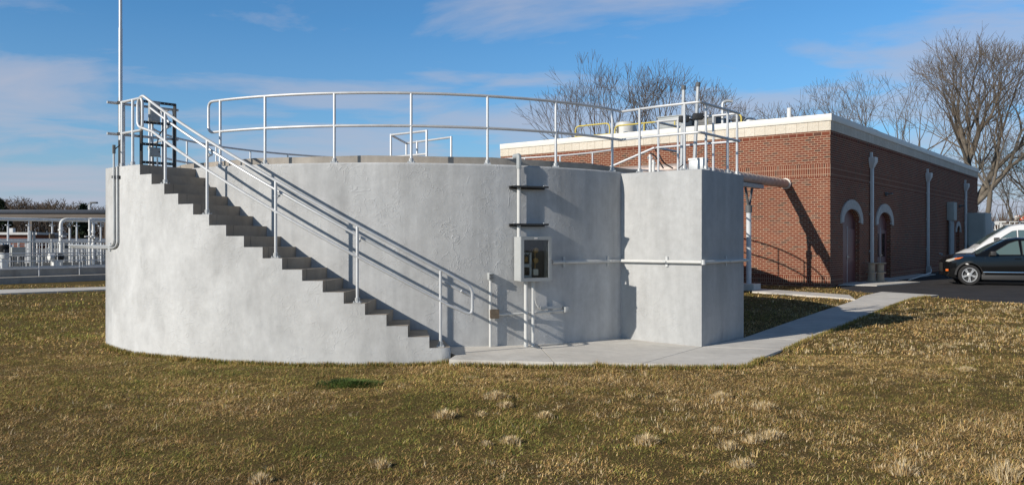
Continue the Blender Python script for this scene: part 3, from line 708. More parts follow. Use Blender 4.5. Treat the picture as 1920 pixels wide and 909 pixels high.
def wallpath(us, vs, off): return [Vector((*tp(tang_u(u, RW + off), RW + off, 0).xy, wz(u, v, off))) for u, v in zip(us, vs)]
o = thing('cross_conduit', 'thin grey conduit from the brown box along the wall to a pale end box', 'conduit')
mb = MB(); mb.tube(wallpath([934, 960, 1000, 1040, 1056], [589.5, 588.5, 586, 583, 582], .07), .016, 8); mb.build('pipe', M['pvc'], o)
a3 = tang_u(1062, RW + .08); p3 = tp(a3, RW, wz(1062, 580, .08)); Mx = Matrix.Translation(p3) @ Matrix.Rotation(a3, 4, 'Z')
mb = MB(); mb.box((-.05, -.12, -.04), (.06, -.03, .045), Mx, bev=.005); mb.build('end_box', M['cab'], o)
mb = MB(); A_, B_ = wallpath([1013, 1052], [577, 575], .06); strut(mb, A_, B_, .02); mb.build('strut', M['galv'], o)
o = thing('thin_drop_conduit', 'thin curved conduit dropping from the cabinet to the wall strut', 'conduit')
mb = MB(); q_ = wallpath([1003, 1003, 1012, 1022], [528, 566, 580, 580], .05); mb.tube(fillet(q_, .08, 5), .008, 6); mb.build('pipe', M['pvc'], o)
# long horizontal conduit across tank and chamber
o = thing('long_conduit', 'long horizontal grey conduit from the cabinet across tank wall and chamber', 'conduit')
cz = wz(1100, 490.5, .06)
pa = wallpath([1036, 1070, 1105, 1140], [490, 490, 490, 490], .06)
for p_ in pa: p_.z = cz
cpts = pa + [bp_(-.06, 1.50, cz), bp_(-.06, .9, cz), bp_(-.06, -.06, cz), bp_(1.75, -.06, cz), bp_(1.9, .1, cz)]
mb = MB(); mb.tube(fillet(cpts, .06, 5), .027, 10); mb.build('pipe', M['pvc'], o)
def clipbox(p, ang):
    Mx = Matrix.Translation(p) @ Matrix.Rotation(ang, 4, 'Z'); mb = MB(); mb.box((-.02, -.012, -.085), (.02, .03, .085), Mx); mb.box((-.026, -.095, -.012), (.026, -.03, .012), Mx); return mb.build('clip', M['galv'], o)
for u in (1057, 1139):
    a_ = tang_u(u, RW); clipbox(tp(a_, RW + .005, cz), a_)
clipbox(bp_(-.012, .62, cz), PHI - math.pi / 2); clipbox(bp_(.9, -.012, cz), PHI)
for q, (p_) in enumerate(((bp_(-.06, -.06, cz)),)):
    mb = MB(); mb.lathe([(.04, -.04), (.04, .04)], 10, Matrix.Translation(p_)); mb.build('corner_fitting', M['galv'], o)

# ------------------------------------------------------------------ brick building
bld = thing('brick_building', 'long flat roofed red brick building with arched maroon doors and white coping', 'building', BC, PHI)
LF, LS = 15.3, 29.4; ZW = 5.62                      # brick up to ZW, stone to ZS, coping to ZC
ZS, ZC = 5.96, 6.21
mb = MB()
# front wall and rear walls
mb.add([(0, 0, -.3), (0, LF, -.3), (0, LF, ZW), (0, 0, ZW)], [(0, 1, 2, 3)])
mb.add([(0, LF, -.3), (LS, LF, -.3), (LS, LF, ZW), (0, LF, ZW)], [(0, 1, 2, 3)]); mb.add([(LS, 0, -.3), (LS, LF, -.3), (LS, LF, ZW), (LS, 0, ZW)], [(0, 1, 2, 3)])
doors = [(1.5, 3.62, 2.42, 2.86), (6.2, 8.3, 2.42, 2.86), (22.6, 23.6, 2.2, 2.5)]
DEP = .22
def archpts(x0, x1, zs, zt, n=14):
    c = (x0 + x1) / 2; hw_ = (x1 - x0) / 2
    return [(c - hw_ * math.cos(math.pi * i / n), zs + (zt - zs) * math.sin(math.pi * i / n)) for i in range(n + 1)]
xp = 0.0
for (x0, x1, zs, zt) in doors:
    mb.add([(xp, 0, -.3), (x0, 0, -.3), (x0, 0, ZW), (xp, 0, ZW)], [(0, 1, 2, 3)])
    P = archpts(x0, x1, zs, zt)
    for (a_, b_) in zip(P[:-1], P[1:]):
        mb.add([(a_[0], 0, a_[1]), (b_[0], 0, b_[1]), (b_[0], 0, ZW), (a_[0], 0, ZW)], [(0, 1, 2, 3)])
        mb.add([(a_[0], 0, a_[1]), (b_[0], 0, b_[1]), (b_[0], DEP, b_[1]), (a_[0], DEP, a_[1])], [(0, 1, 2, 3)])
    for x in (x0, x1): mb.add([(x, 0, -.3), (x, DEP, -.3), (x, DEP, zs), (x, 0, zs)], [(0, 1, 2, 3)])
    xp = x1
mb.add([(xp, 0, -.3), (LS, 0, -.3), (LS, 0, ZW), (xp, 0, ZW)], [(0, 1, 2, 3)])
wl = mb.build('brick_wall', M['brick'], bld)
bm = bmesh.new(); bm.from_mesh(wl.data)
for f in bm.faces:
    c = f.calc_center_median(); nn = f.normal
    bad = (abs(c.x) < .01 and nn.x > .5) or (abs(c.y) < .01 and nn.y > .5) or (abs(c.y - LF) < .01 and nn.y < -.5) or (abs(c.x - LS) < .01 and nn.x < -.5)
    if bad: f.normal_flip()
bm.to_mesh(wl.data); bm.free()
def band(name, z0, z1, out_, m):
    mb = MB(); mb.box((-out_, -out_, z0), (.05, LF, z1)); mb.box((.051, -out_, z0), (LS + out_, .05, z1)); return mb.build(name, m, bld)
band('soldier_course', 4.20, 4.425, .007, M['soldier']); band('soldier_course', 3.96, 4.185, .007, M['soldier'])
# base soldier course, interrupted by the doors
mb = MB(); mb.box((-.007, -.007, .10), (.05, LF, .34))
for (a_, b_) in ((.051, 1.49), (3.63, 6.19), (8.31, 22.59), (23.61, LS)): mb.box((a_, -.007, .10), (b_, .05, .34))
mb.build('base_course', M['soldier'], bld)
band('cap_course', ZW - .16, ZW, .012, M['headerb'])
band('stone_course', ZW + .002, ZS, .03, M['stone'])
mb = MB(); mb.box((-.07, -.07, ZS + .002), (.25, LF, ZC), bev=.012); mb.box((.252, -.07, ZS + .002), (LS + .07, .25, ZC), bev=.012); mb.box((.252, LF - .3, ZS), (LS, LF, ZC)); mb.box((LS - .25, .252, ZS), (LS, LF - .302, ZC)); mb.build('coping', M['coping'], bld)
mb = MB(); mb.add([(.1, .1, 5.75), (LS - .1, .1, 5.75), (LS - .1, LF - .1, 5.75), (.1, LF - .1, 5.75)], [(0, 1, 2, 3)]); mb.build('roof', M['roof'], bld)
for di, (x0, x1, zs, zt) in enumerate(doors):
    c = (x0 + x1) / 2; hw_ = (x1 - x0) / 2
    mb = MB(); n = 18; vs = []; fs = []; th = .34 if di < 2 else .24
    for i in range(n + 1):
        a_ = math.pi * (i / n * 1.10 - .05)
        for (rr, y) in ((0, -.05), (th, -.05), (th, .03), (0, .03)):
            vs.append((c - (hw_ + rr) * math.cos(a_), y, zs + (zt - zs + rr * 1.05) * math.sin(a_) + (0 if 0 <= i / n * 1.1 - .05 <= 1 else 0)))
    for i in range(n):
        for q in range(4): fs.append((i * 4 + q, i * 4 + (q + 1) % 4, i * 4 + 4 + (q + 1) % 4, i * 4 + 4 + q))
    fs += [(0, 1, 2, 3), (n * 4 + 3, n * 4 + 2, n * 4 + 1, n * 4)]
    mb.add(vs, fs); mb.build('stone_arch', M['arch'], bld)
    d = bpy.data.objects.new('door', None); col.objects.link(d); d.parent = bld
    P = archpts(x0, x1, zs, zt)
    mb = MB(); mb.add([(p[0], DEP - .01, p[1]) for p in P] + [(x1, DEP - .01, 2.02), (x0, DEP - .01, 2.02)], [list(range(len(P) + 2))]); mb.build('transom_panel', M['door'], d)
    leaves = [(x0 + .05, c - .012), (c + .012, x1 - .05)] if di < 2 else [(x0 + .05, x1 - .05)]
    for (a_, b_) in leaves:
        if di == 1:
            mb = MB(); g0_, g1_ = (a_ + .22, b_ - .22); 
            mb.box((a_, DEP - .055, .02), (g0_, DEP - .005, 2.1)); mb.box((g1_, DEP - .055, .02), (b_, DEP - .005, 2.1)); mb.box((g0_, DEP - .055, .02), (g1_, DEP - .005, .95)); mb.box((g0_, DEP - .055, 1.95), (g1_, DEP - .005, 2.1)); lf = mb.build('door_leaf', M['door'], d)
            mb = MB(); mb.box((g0_, DEP - .035, .95), (g1_, DEP - .03, 1.95)); mb.build('door_glass', M['glass'], d)
        else:
            mb = MB(); mb.box((a_, DEP - .055, .02), (b_, DEP - .005, 2.1)); lf = mb.build('door_leaf', M['door'], d)
    mb = MB(); mb.box((c - .014, DEP - .066, .02), (c + .014, DEP - .056, 2.2)); mb.build('astragal', M['spout'], d)
    mb = MB(); mb.box((c + .05, DEP - .12, 1.0), (c + .17, DEP - .075, 1.03)); mb.box((c - .17, DEP - .12, 1.0), (c - .05, DEP - .075, 1.03)); mb.box((c - .07, DEP - .08, .94), (c + .07, DEP - .056, 1.08)); mb.build('handle', M['chrome'], d)
    mb = MB(); mb.box((x0 - .0, DEP - .05, 0), (x0 + .048, DEP, zs)); mb.box((x1 - .048, DEP - .05, 0), (x1, DEP, zs)); mb.build('door_frame', M['door'], d)
# downspouts
for x in (5.06, 15.1, 25.0):
    o = bpy.data.objects.new('downspout', None); col.objects.link(o); o.parent = bld; o.location = (x, 0, 0)
    mb = MB(); mb.box((-.075, -.14, .35), (.075, -.03, 4.62), bev=.012); mb.build('pipe', M['spout'], o)
    mb = MB(); vs = [(-.09, -.15, 4.6), (.09, -.15, 4.6), (.09, -.01, 4.6), (-.09, -.01, 4.6), (-.21, -.25, 4.85), (.21, -.25, 4.85), (.21, -.01, 4.85), (-.21, -.01, 4.85), (-.21, -.25, 5.03), (.21, -.25, 5.03), (.21, -.01, 5.03), (-.21, -.01, 5.03)]
    fs = [(0, 1, 2, 3)] + [(i, (i + 1) % 4, 4 + (i + 1) % 4, 4 + i) for i in range(4)] + [(4 + i, 4 + (i + 1) % 4, 8 + (i + 1) % 4, 8 + i) for i in range(4)] + [(8, 9, 10, 11)]
    mb.add(vs, fs); mb.build('rain_head', M['spout'], o)
    mb = MB(); mb.box((-.05, -.10, 5.03), (.05, -.01, 5.24)); mb.build('scupper', M['spout'], o)
    for z in (1.2, 2.7, 4.0): mb = MB(); mb.box((-.10, -.032, z), (.10, -.008, z + .04)); mb.build('strap', M['spout'], o)
    mb = MB(); mb.box((-.1, -.2, 0), (.1, -.012, .36)); mb.build('boot', M['arch'], o)
for x in (7.4, 23.4):
    o = bpy.data.objects.new('wall_lamp', None); col.objects.link(o); o.parent = bld; o.location = (x, 0, 3.62)
    mb = MB(); mb.box((-.10, -.10, -.06), (.10, -.008, .10), bev=.02); mb.build('lamp_housing', M['dgrey'], o)
    mb = MB(); mb.box((-.09, -.30, .0), (.09, -.10, .07), bev=.02); mb.build('lamp_head', M['dgrey'], o)
o = bpy.data.objects.new('hose_bib', None); col.objects.link(o); o.parent = bld; o.location = (18.0, 0, .95)
mb = MB(); mb.tube([(0, -.01, 0), (0, -.14, 0), (0, -.14, -.07)], .045, 8); mb.build('spout', M['arch'], o)
# electrical box + conduits on the side wall
o = bpy.data.objects.new('electrical_box', None); col.objects.link(o); o.parent = bld; o.location = (20.3, 0, 0)
mb = MB(); mb.box((-.35, -.36, 2.75), (.45, -.01, 3.75), bev=.01); mb.build('box_body', M['wallpaint'], o)
mb = MB(); mb.box((-.32, -.372, 2.78), (.42, -.362, 3.72)); mb.build('box_door', M['wallpaint'], o)
for x in (-.25, .05, .32): mb = MB(); mb.tube([(x, -.17, -.1), (x, -.17, 2.75)], .085, 10); mb.build('conduit', M['grey'], o)
# big cabinet at the far end
o = thing('utility_cabinet', 'tall beige utility cabinet standing at the far end of the brick wall', 'cabinet', bw(26.2, -.05), PHI)
mb = MB(); mb.box((-.8, -1.0, .1), (1.3, 0, 3.3), bev=.02); mb.build('body', M['wallpaint'], o)
mb = MB(); mb.box((-.83, -.9, .2), (-.805, -.1, 3.2)); mb.build('door', M['wallpaint'], o)
mb = MB(); mb.box((-1.25, -.75, .95), (-.84, -.2, 1.45), bev=.02); mb.build('side_box', M['cab'], o)
mb = MB(); mb.box((-.85, -1.05, -.1), (1.35, .0, .1)); mb.build('plinth', M['slab'], o)

# flanged spools by the door
def spool(u, lab):
    p_ = pg(u, 528, .03); o = thing('pipe_spool', lab, 'pipe spool', p_, 0, 'flanged pipe spools by the door')
    mb = MB(); mb.lathe([(.17, .03), (.15, .10), (.135, .2), (.135, .33), (.13, .45), (.14, .7)], 20); mb.build('barrel', M['spool'], o)
    for (z, r) in ((0, .22), (.34, .215), (.71, .225)): mb = MB(); mb.lathe([(r - .01, z), (r, z + .01), (r, z + .035), (r - .01, z + .045)], 20); mb.build('flange', M['spool'], o)
spool(1634, 'left of two beige flanged iron pipe spools standing by the second door'); spool(1650.5, 'right of two beige flanged iron pipe spools standing by the second door')
mb = MB(); mb.tube([bw(6.5, -1.15, .03), bw(9, -.9, .03), bw(12, -.55, .03), bw(14.6, -.3, .05), bw(15.0, -.25, .2)], .03, 8); tag(mb.build('hose', M['spout']), 'thin white hose lying along the foot of the brick wall', 'hose')

# insulated pipe from chamber side to the brick wall
pz = 3.76
ip = thing('insulated_pipe', 'fat tan jacketed pipe running through the air into the brick wall', 'pipe')
w_end = bw(0, 1.60, pz)
pr = .165
Ln = 8.3
def ipp(s): return w_end - D1 * s
mb = MB(); path = [ipp(s) for s in (-.05, Ln)] + [ipp(Ln) + D2 * 1.6 + Vector((0, 0, -.0)), ipp(Ln) + D2 * 3.0]
mb.tube(fillet(path, .4, 6), pr, 18); mb.build('jacket', M['jacket'], ip)
for k in range(22):
    s = .18 + k * .37; mb = MB(); mb.tube([ipp(s), ipp(s + .03)], pr + .006, 18); mb.build('band', M['jacket'], ip)
mb = MB(); mb.tube([ipp(.0), ipp(.12)], pr + .035, 18); mb.build('wall_collar', M['coping'], ip)
ps = ipp(3.5); ps.z = 0
su = thing('pipe_support', 'white pipe support post with a V bracket under the tan jacketed pipe', 'pipe support', (ps.x, ps.y, 0), PHI)
mb = MB(); mb.tube([(0, 0, .2), (0, 0, 2.75)], .085, 14); mb.build('column', M['bluewhite'], su)
mb = MB()
for sx in (-1, 1): mb.tube([(0, 0, 2.72), (sx * .28, 0, pz - pr - .17)], .045, 8)
mb.tube([(0, 0, 2.6), (0, 0, 2.85)], .11, 14); mb.build('bracket', M['dgrey'], su)
mb = MB(); mb.box((-1.6, -.11, pz - pr - .14), (1.05, .11, pz - pr - .01)); mb.build('channel', M['grey'], su)
mb = MB(); mb.box((-.3, -.3, -.1), (.3, .3, .20), bev=.01); mb.build('footing', M['slab'], su)
# a smaller round tank stands hidden behind the chamber: its rim and rails shade the foot of the brick wall
lc = thing('rear_tank', 'smaller round concrete tank with a pipe rail hidden behind the square chamber', 'tank', (1.85, 27.3, 0))
mb = MB(); mb.lathe([(4.1, -.3), (4.1, 2.6), (.01, 2.6)], 64); mb.build('tank_wall', M['coatb'], lc)
for z in (3.15, 3.68): mb = MB(); mb.tube([(4.0 * math.cos(i * math.pi / 40), 4.0 * math.sin(i * math.pi / 40), z) for i in range(81)], .026, 6, False); mb.build('rail', M['alu'], lc)
for i in range(20): a_ = i * math.pi / 10 + .1; mb = MB(); mb.tube([(4.0 * math.cos(a_), 4.0 * math.sin(a_), 2.6), (4.0 * math.cos(a_), 4.0 * math.sin(a_), 3.68)], .024, 6); mb.build('post', M['alu'], lc)

# ------------------------------------------------------------------ roof equipment
def bl(u, x):                              # building-frame y on the line x seen in photo column u
    k = (u - U0) / F; ax_, ay_ = BC.x + D1.x * x, BC.y + D1.y * x
    return (ax_ - k * ay_) / (-D2.x + k * D2.y)
def rz(u, v, x):
    p = bw(x, bl(u, x)); return H - (v - V0) / F * p.y
def roofthing(name, label, cat, u, x, group=None):
    p = bw(x, bl(u, x), 5.75); return thing(name, label, cat, p, PHI, group)
def guard(u0, u1, vt, lab, posts):
    x = .7; ya, yb = bl(u0, x), bl(u1, x); z = rz(u0, vt, x) - 5.75
    o = thing('roof_guard', lab, 'guard rail', bw(x, ya, 5.75), PHI, 'yellow guard rails on the roof')
    mb = MB(); mb.tube(fillet([(0, 0, 0), (0, 0, z), (0, yb - ya, z), (0, yb - ya, 0)], .22, 6), .034, 8); mb.build('hoop', M['yellow'], o)
    mb = MB(); mb.tube([(0, .03, z * .55), (0, yb - ya - .03, z * .55)], .026, 8); mb.build('mid_rail', M['yellow'], o)
    for k in range(1, posts):
        mb = MB(); mb.tube([(0, (yb - ya) * k / posts, 0), (0, (yb - ya) * k / posts, z)], .03, 8); mb.build('post', M['yellow'], o)
guard(1143, 1079, 231, 'short yellow guard hoop on the left of the brick building roof', 1)
guard(1390, 1153, 213, 'long yellow guard rail behind the chamber railing on the brick roof', 4)
o = roofthing('roof_vessel', 'squat pale grey cylinder on the roof behind the yellow hoop', 'tank', 1173, 1.6)
zt4 = rz(1173, 229, 1.6) - 5.75
mb = MB(); mb.lathe([(.46, 0), (.46, zt4 - .18), (.42, zt4 - .05), (.3, zt4), (.02, zt4 + .02)], 28); mb.build('shell', M['pvc'], o)
mb = MB(); mb.box((-.5, .1, zt4 * .35), (-.44, .16, zt4 * .8)); mb.build('gauge', M['dgrey'], o)
def unit(u0, u1, vt, x, dx, m, lab):
    yb, ya = bl(u0, x), bl(u1, x); z = rz((u0 + u1) / 2, vt, x) - 5.75
    o = thing('air_handler', lab, 'roof unit', bw(x, ya, 5.75), PHI)
    mb = MB(); mb.box((0, 0, .12), (dx, yb - ya, z), bev=.02); mb.build('casing', m, o)
    mb = MB(); mb.box((-.03, -.03, z), (dx + .03, yb - ya + .03, z + .04)); mb.build('lid', m, o)
    mb = MB()
    for q in range(5): mb.box((-.012, .1, z * .45 + q * z * .09), (-.001, yb - ya - .1, z * .45 + q * z * .09 + .04))
    mb.build('louvre', m, o)
    mb = MB(); mb.box((.02, .02, 0), (dx - .02, yb - ya - .02, .12)); mb.build('base_rail', M['dgrey'], o)
unit(1233, 1284, 219, 1.3, 1.6, M['grey'], 'light grey square air handler on the brick roof'); unit(1287, 1342, 222, 2.0, 1.5, M['dgrey'], 'dark long roof unit beside the light grey air handler')
def dome(u, vt, r, m, lab, x=2.6):
    o = roofthing('roof_vent', lab, 'roof vent', u, x, 'round vents on the brick roof'); z = rz(u, vt, x) - 5.75
    mb = MB(); mb.lathe([(r * .8, 0), (r * .8, z - r * .55)], 20); mb.build('stack', m, o)
    mb = MB(); mb.lathe([(r * .9, z - r * .75), (r, z - r * .65), (r, z - r * .45), (r * .75, z - r * .12), (r * .3, z), (.01, z)], 20); mb.build('cap', m, o)
dome(1384, 217, .30, M['dgrey'], 'dark round domed vent on the roof right of the chamber railing'); dome(1406, 221, .27, M['galv'], 'pale flat topped vent next to the dark domed vent'); dome(1430, 223, .32, M['galv'], 'low wide pale vent, last of the three round vents on the roof')
o = roofthing('vent_pipe', 'short white upright vent pipe near the right end of the roof', 'pipe', 1480, 2.2); z = rz(1480, 203, 2.2) - 5.75
mb = MB(); mb.tube([(0, 0, 0), (0, 0, z)], .09, 12); mb.build('pipe', M['white'], o)
mb = MB(); mb.tube([(0, 0, -.0), (0, 0, .1)], .14, 12); mb.build('flashing', M['galv'], o)
o = roofthing('gooseneck_vent', 'slim silver gooseneck vent pipe behind the chamber railing corner', 'pipe', 1355, 1.0); z = rz(1355, 192, 1.0) - 5.75
mb = MB(); mb.tube(fillet([(0, 0, 0), (0, 0, z), (.12, -.20, z + .06), (.2, -.34, z + .02)], .12, 5), .06, 10); mb.build('pipe', M['galv'], o)
mb = MB(); mb.tube([(0, 0, 0), (0, 0, .1)], .11, 12); mb.build('flashing', M['galv'], o)

# ------------------------------------------------------------------ vehicles (local +x = nose, root on the ground)
def interp(x, tab):
    if x <= tab[0][0]: return tab[0][1]
    for (a, va), (b, vb) in zip(tab[:-1], tab[1:]):
        if x <= b: t = (x - a) / (b - a); return va + (vb - va) * t
    return tab[-1][1]
def vehicle(name, label, cat, loc, rot, P):
    root = thing(name, label, cat, loc, rot); paint = P['paint']
    xr, xf = P['ends']; wx = P['axles']; RWh = P['rw']; RA = RWh + .065
    def zbot(x):
        z = interp(x, P['sill'])
        for a in wx:
            if abs(x - a) < RA: z = max(z, RWh + math.sqrt(RA * RA - (x - a) ** 2))
        return z
    def hw(x): return interp(x, P['plan'])
    xs_ = sorted(set([round(xr + (xf - xr) * i / 70, 4) for i in range(71)] + [round(a + RA * c, 4) for a in wx for c in (-1, -.98, -.9, .9, .98, 1)]))
    mb = MB(); vs = []; ns = 9
    for x in xs_:
        zb, zl, zt = zbot(x), interp(x, P['belt']), interp(x, P['hood']); h = hw(x); row = []
        for k in range(ns):
            t = k / (ns - 1); z = zb + (zl - zb) * t
            zr = (z - .25) / max(.01, (zl - .25)); bulge = .93 + .07 * math.sin(math.pi * min(1, max(0, .18 + zr * .62)))
            row.append((x, h * bulge, z))
        yb = row[-1][1]
        for k in range(1, 6):
            t = k / 5; row.append((x, yb * (1 - t), zl + (zt - zl) * math.sin(t * math.pi / 2)))
        vs += row + [(a, -b, c) for (a, b, c) in row[-2::-1]]
    m_ = 2 * (ns + 5) - 1; fs = []
    for i in range(len(xs_) - 1):
        for k in range(m_ - 1): fs.append((i * m_ + k, i * m_ + k + 1, (i + 1) * m_ + k + 1, (i + 1) * m_ + k))
    fs.append(list(range(m_))); fs.append(list(range((len(xs_) - 1) * m_, len(xs_) * m_)))
    mb.add(vs, fs, True); mb.build('body', paint, root, 40)
    # greenhouse
    gx0, gx1 = P['cabin']
    xg = [gx0 + (gx1 - gx0) * i / 50 for i in range(51)]
    tw = P['tumble']
    def gy(x, z):
        zl = interp(x, P['belt']); t = min(1, max(0, (z - zl) / (P['zroof'] - zl))); return hw(x) * (.935 - tw * t)
    vs = []; ng = 6
    for x in xg:
        zl = interp(x, P['belt']) - .02; zt = max(zl + .01, interp(x, P['roof'])); row = []
        for k in range(ng):
            t = k / (ng - 1); z = zl + (zt - .05 - zl) * t if zt - .05 > zl else zl + (zt - zl) * t; row.append((x, gy(x, z), z))
        yb = row[-1][1]
        for k in range(1, 6): t = k / 5; row.append((x, yb * (1 - t), row[-1][2] if False else (row[ng - 1][2] + (zt - row[ng - 1][2]) * math.sin(min(1, t * 2.2) * math.pi / 2))))
        vs += row + [(a, -b, c) for (a, b, c) in row[-2::-1]]
    m_ = 2 * (ng + 5) - 1; fs = []; gl = []
    for i in range(len(xg) - 1):
        for k in range(m_ - 1):
            q = (i * m_ + k, i * m_ + k + 1, (i + 1) * m_ + k + 1, (i + 1) * m_ + k)
            xm = (xg[i] + xg[i + 1]) / 2
            (gl if (ng <= k < m_ - 1 - ng and P['shield'][0] < xm < P['shield'][1]) else fs).append(q)
    fs.append(list(range(m_))); fs.append(list(range((len(xg) - 1) * m_, len(xg) * m_)))
    mb = MB(); mb.add(vs, fs, True); mb.build('cabin', paint, root, 40)
    mb = MB(); mb.add(vs, gl, True); mb.build('windshield', M['cglass'], root, 40)
    for poly in P['windows']:
        for s in (1, -1):
            pl = [(x, s * (gy(x, z) + .006), z) for x, z in poly]
            mb = MB(); mb.add(pl, [list(range(len(pl)))]); mb.add([(x, y - s * .012, z) for x, y, z in pl], [list(range(len(pl)))]); mb.build('side_window', M['cglass'], root)
            mb = MB(); mb.tube(pl + [pl[0]], .010, 5, False); mb.build('window_trim', P.get('trim', M['plast']), root)
    for a in wx:
        for s in (1, -1):
            y = s * (P['track'])
            wo = bpy.data.objects.new('wheel', None); col.objects.link(wo); wo.parent = root; wo.location = (a, y, RWh); wo.rotation_euler = (R(-90) * s, 0, 0)
            mb = MB(); r = RWh; mb.lathe([(r * .66, -.11), (r * .93, -.11), (r, -.07), (r, .07), (r * .93, .108), (r * .70, .108), (r * .68, .08)], 36, caps=False); mb.build('tyre', M['tyre'], wo)
            mb = MB(); mb.lathe([(r * .70, .085), (r * .70, .10), (r * .63, .10), (r * .62, .0)], 36, caps=False)
            for q in range(5):
                for dq in (-.12, .12):
                    Mx = Matrix.Rotation(2 * math.pi * q / 5 + dq + .3, 4, 'Z'); mb.box((.03, -.015, .055), (r * .66, .017, .088), Mx)
            mb.lathe([(r * .22, .05), (r * .22, .088), (r * .14, .10), (.01, .102)], 20); mb.build('rim', M['rim'], wo)
            mb = MB(); mb.lathe([(r * .64, -.10), (r * .64, .02)], 24); mb.build('brake_disc', M['plast'], wo)
            # arch lip
            mb = MB(); nA = 18; vv = []
            for q in range(nA + 1):
                an = math.pi * (q / nA); xx = a + (RA - .01) * math.cos(an); zz_ = RWh + (RA - .01) * math.sin(an)
                xo = a + (RA + .055) * math.cos(an); zo = RWh + (RA + .055) * math.sin(an)
                vv += [(xx, s * (hw(a) * .995), zz_), (xo, s * (hw(a) * .995), zo), (xx, s * (hw(a) * .80), zz_)]
            ff = [(q * 3, q * 3 + 1, q * 3 + 4, q * 3 + 3) for q in range(nA)] + [(q * 3, q * 3 + 3, q * 3 + 5, q * 3 + 2) for q in range(nA)]
            mb.add(vv, ff, True); mb.build('wheel_arch', P['arch'], root)
    mb = MB(); mb.box((xr + .3, -hw(0) * .8, .22), (xf - .35, hw(0) * .8, .30)); mb.build('underbody', M['plast'], root)
    for s in (1, -1):
        pts = P['lamp']; 
        mb = MB(); vs = [(x, s * (hw(x) * 1.0 + .004), z) for x, z in pts] + [(x, s * (hw(x) * .90), z) for x, z in pts]; n = len(pts)
        mb.add(vs, [list(range(n))] + [(i, (i + 1) % n, n + (i + 1) % n, n + i) for i in range(n)] + [list(range(n, 2 * n))]); mb.build('headlight', P.get('lampm', M['lamp']), root)
        if 'lamp2' in P:
            pts = P['lamp2']; n = len(pts); mb = MB(); vs = [(x, s * (hw(x) + .009), z) for x, z in pts] + [(x, s * (hw(x) * .92), z) for x, z in pts]
            mb.add(vs, [list(range(n))] + [(i, (i + 1) % n, n + (i + 1) % n, n + i) for i in range(n)]); mb.build('turn_signal', M['amber'], root)
        if 'marker' in P:
            x, z = P['marker']; mb = MB(); mb.box((x - .07, s * hw(x) - .03, z - .04), (x + .07, s * hw(x) + .012, z + .04), bev=.01); mb.build('side_marker', M['amber'], root)
        x, z = P['mirror']; mb = MB(); yy = gy(x, z)
        mb.box((x - .09, min(s * yy, s * (yy + .23)), z - .07), (x + .09, max(s * yy, s * (yy + .23)), z + .09 + P.get('mtall', 0)), bev=.03); mb.build('mirror', P.get('mirrorm', M['plast']), root)
        for (x, z) in P['handles']:
            mb = MB(); y = s * hw(x) * .985; mb.box((x - .10, min(y - .01, y + s * .03), z - .015), (x + .10, max(y + .01, y + s * .03), z + .015), bev=.006); mb.build('handle', P.get('handlem', paint), root)
        if 'strip' in P:
            x0, x1, z = P['strip']; mb = MB(); mb.box((x0, s * hw(0) * .975 - .02, z - .022), (x1, s * hw(0) * .975 + .032, z + .022), bev=.006); mb.build('trim_strip', M['chrome'], root)
            mb = MB(); mb.box((x0 - .1, s * hw(0) * .95 - .03, .20), (x1 + .05, s * hw(0) * .95 + .03, z - .07), bev=.02); mb.build('sill_cladding', M['plast'], root)
        for x in P['seams']:
            mb = MB(); zl = interp(x, P['belt'])
            mb.add([(x - .004, s * (hw(x) * .93 + .001 + hw(x) * .07 * math.sin(math.pi * min(1, .18 + .62 * (z - .25) / (zl - .25)))), z) for z in (.42, .6, .75, .9, zl)] + [(x + .006, s * (hw(x) * .93 + .002 + hw(x) * .07 * math.sin(math.pi * min(1, .18 + .62 * (z - .25) / (zl - .25)))), z) for z in (zl, .9, .75, .6, .42)], [list(range(10))]); mb.build('door_seam', M['plast'], root)
    mb = MB(); gz0, gz1 = P['grille']; mb.box((xf - .10, -.40, gz0), (xf + .006, .40, gz1), bev=.02); mb.build('grille', M['plast'], root)
    return root
suv = dict(paint=M['blackcar'], arch=M['plast'], ends=(-2.28, 2.28), axles=(1.345, -1.345), rw=.36, track=.80,
    sill=[(-2.28, .45), (-2.0, .30), (-1.0, .24), (1.0, .24), (1.9, .26), (2.28, .34)],
    plan=[(-2.28, .62), (-2.15, .80), (-1.9, .885), (-1.2, .915), (1.3, .915), (1.75, .89), (2.0, .84), (2.15, .76), (2.24, .66), (2.28, .56)],
    belt=[(-2.28, .95), (-2.0, 1.08), (-1.0, 1.06), (0, 1.03), (.85, .99), (1.3, 1.0), (1.8, .97), (2.1, .90), (2.28, .80)],
    hood=[(-2.28, .98), (-2.0, 1.10), (-1.0, 1.06), (.75, 1.08), (1.0, 1.13), (1.5, 1.11), (1.9, 1.06), (2.15, .98), (2.28, .86)],
    cabin=(-2.15, 1.15), tumble=.235, zroof=1.66,
    roof=[(-2.15, 1.05), (-1.95, 1.40), (-1.75, 1.55), (-1.0, 1.65), (-.2, 1.675), (.15, 1.62), (.6, 1.40), (1.15, 1.06)], shield=(.10, 1.1),
    windows=[[(.72, 1.06), (.10, 1.46), (-.12, 1.54), (-.20, 1.55), (-.24, 1.07)], [(-.31, 1.07), (-.29, 1.55), (-.9, 1.54), (-1.12, 1.50), (-1.15, 1.09)], [(-1.22, 1.10), (-1.2, 1.49), (-1.65, 1.40), (-1.85, 1.18)]], trim=M['plast'],
    lamp=[(2.20, .83), (2.15, .89), (1.85, .955), (1.74, .965), (1.82, .89), (2.08, .815)], lamp2=[(1.86, .89), (1.82, .95), (1.54, .985), (1.66, .92)], marker=(2.12, .52),
    mirror=(.62, 1.10), handles=[(-.15, .93), (-1.1, .94)], strip=(-.98, .92, .46), seams=[.86, -.27, -1.2], grille=(.45, .78), handlem=M['blackcar'])
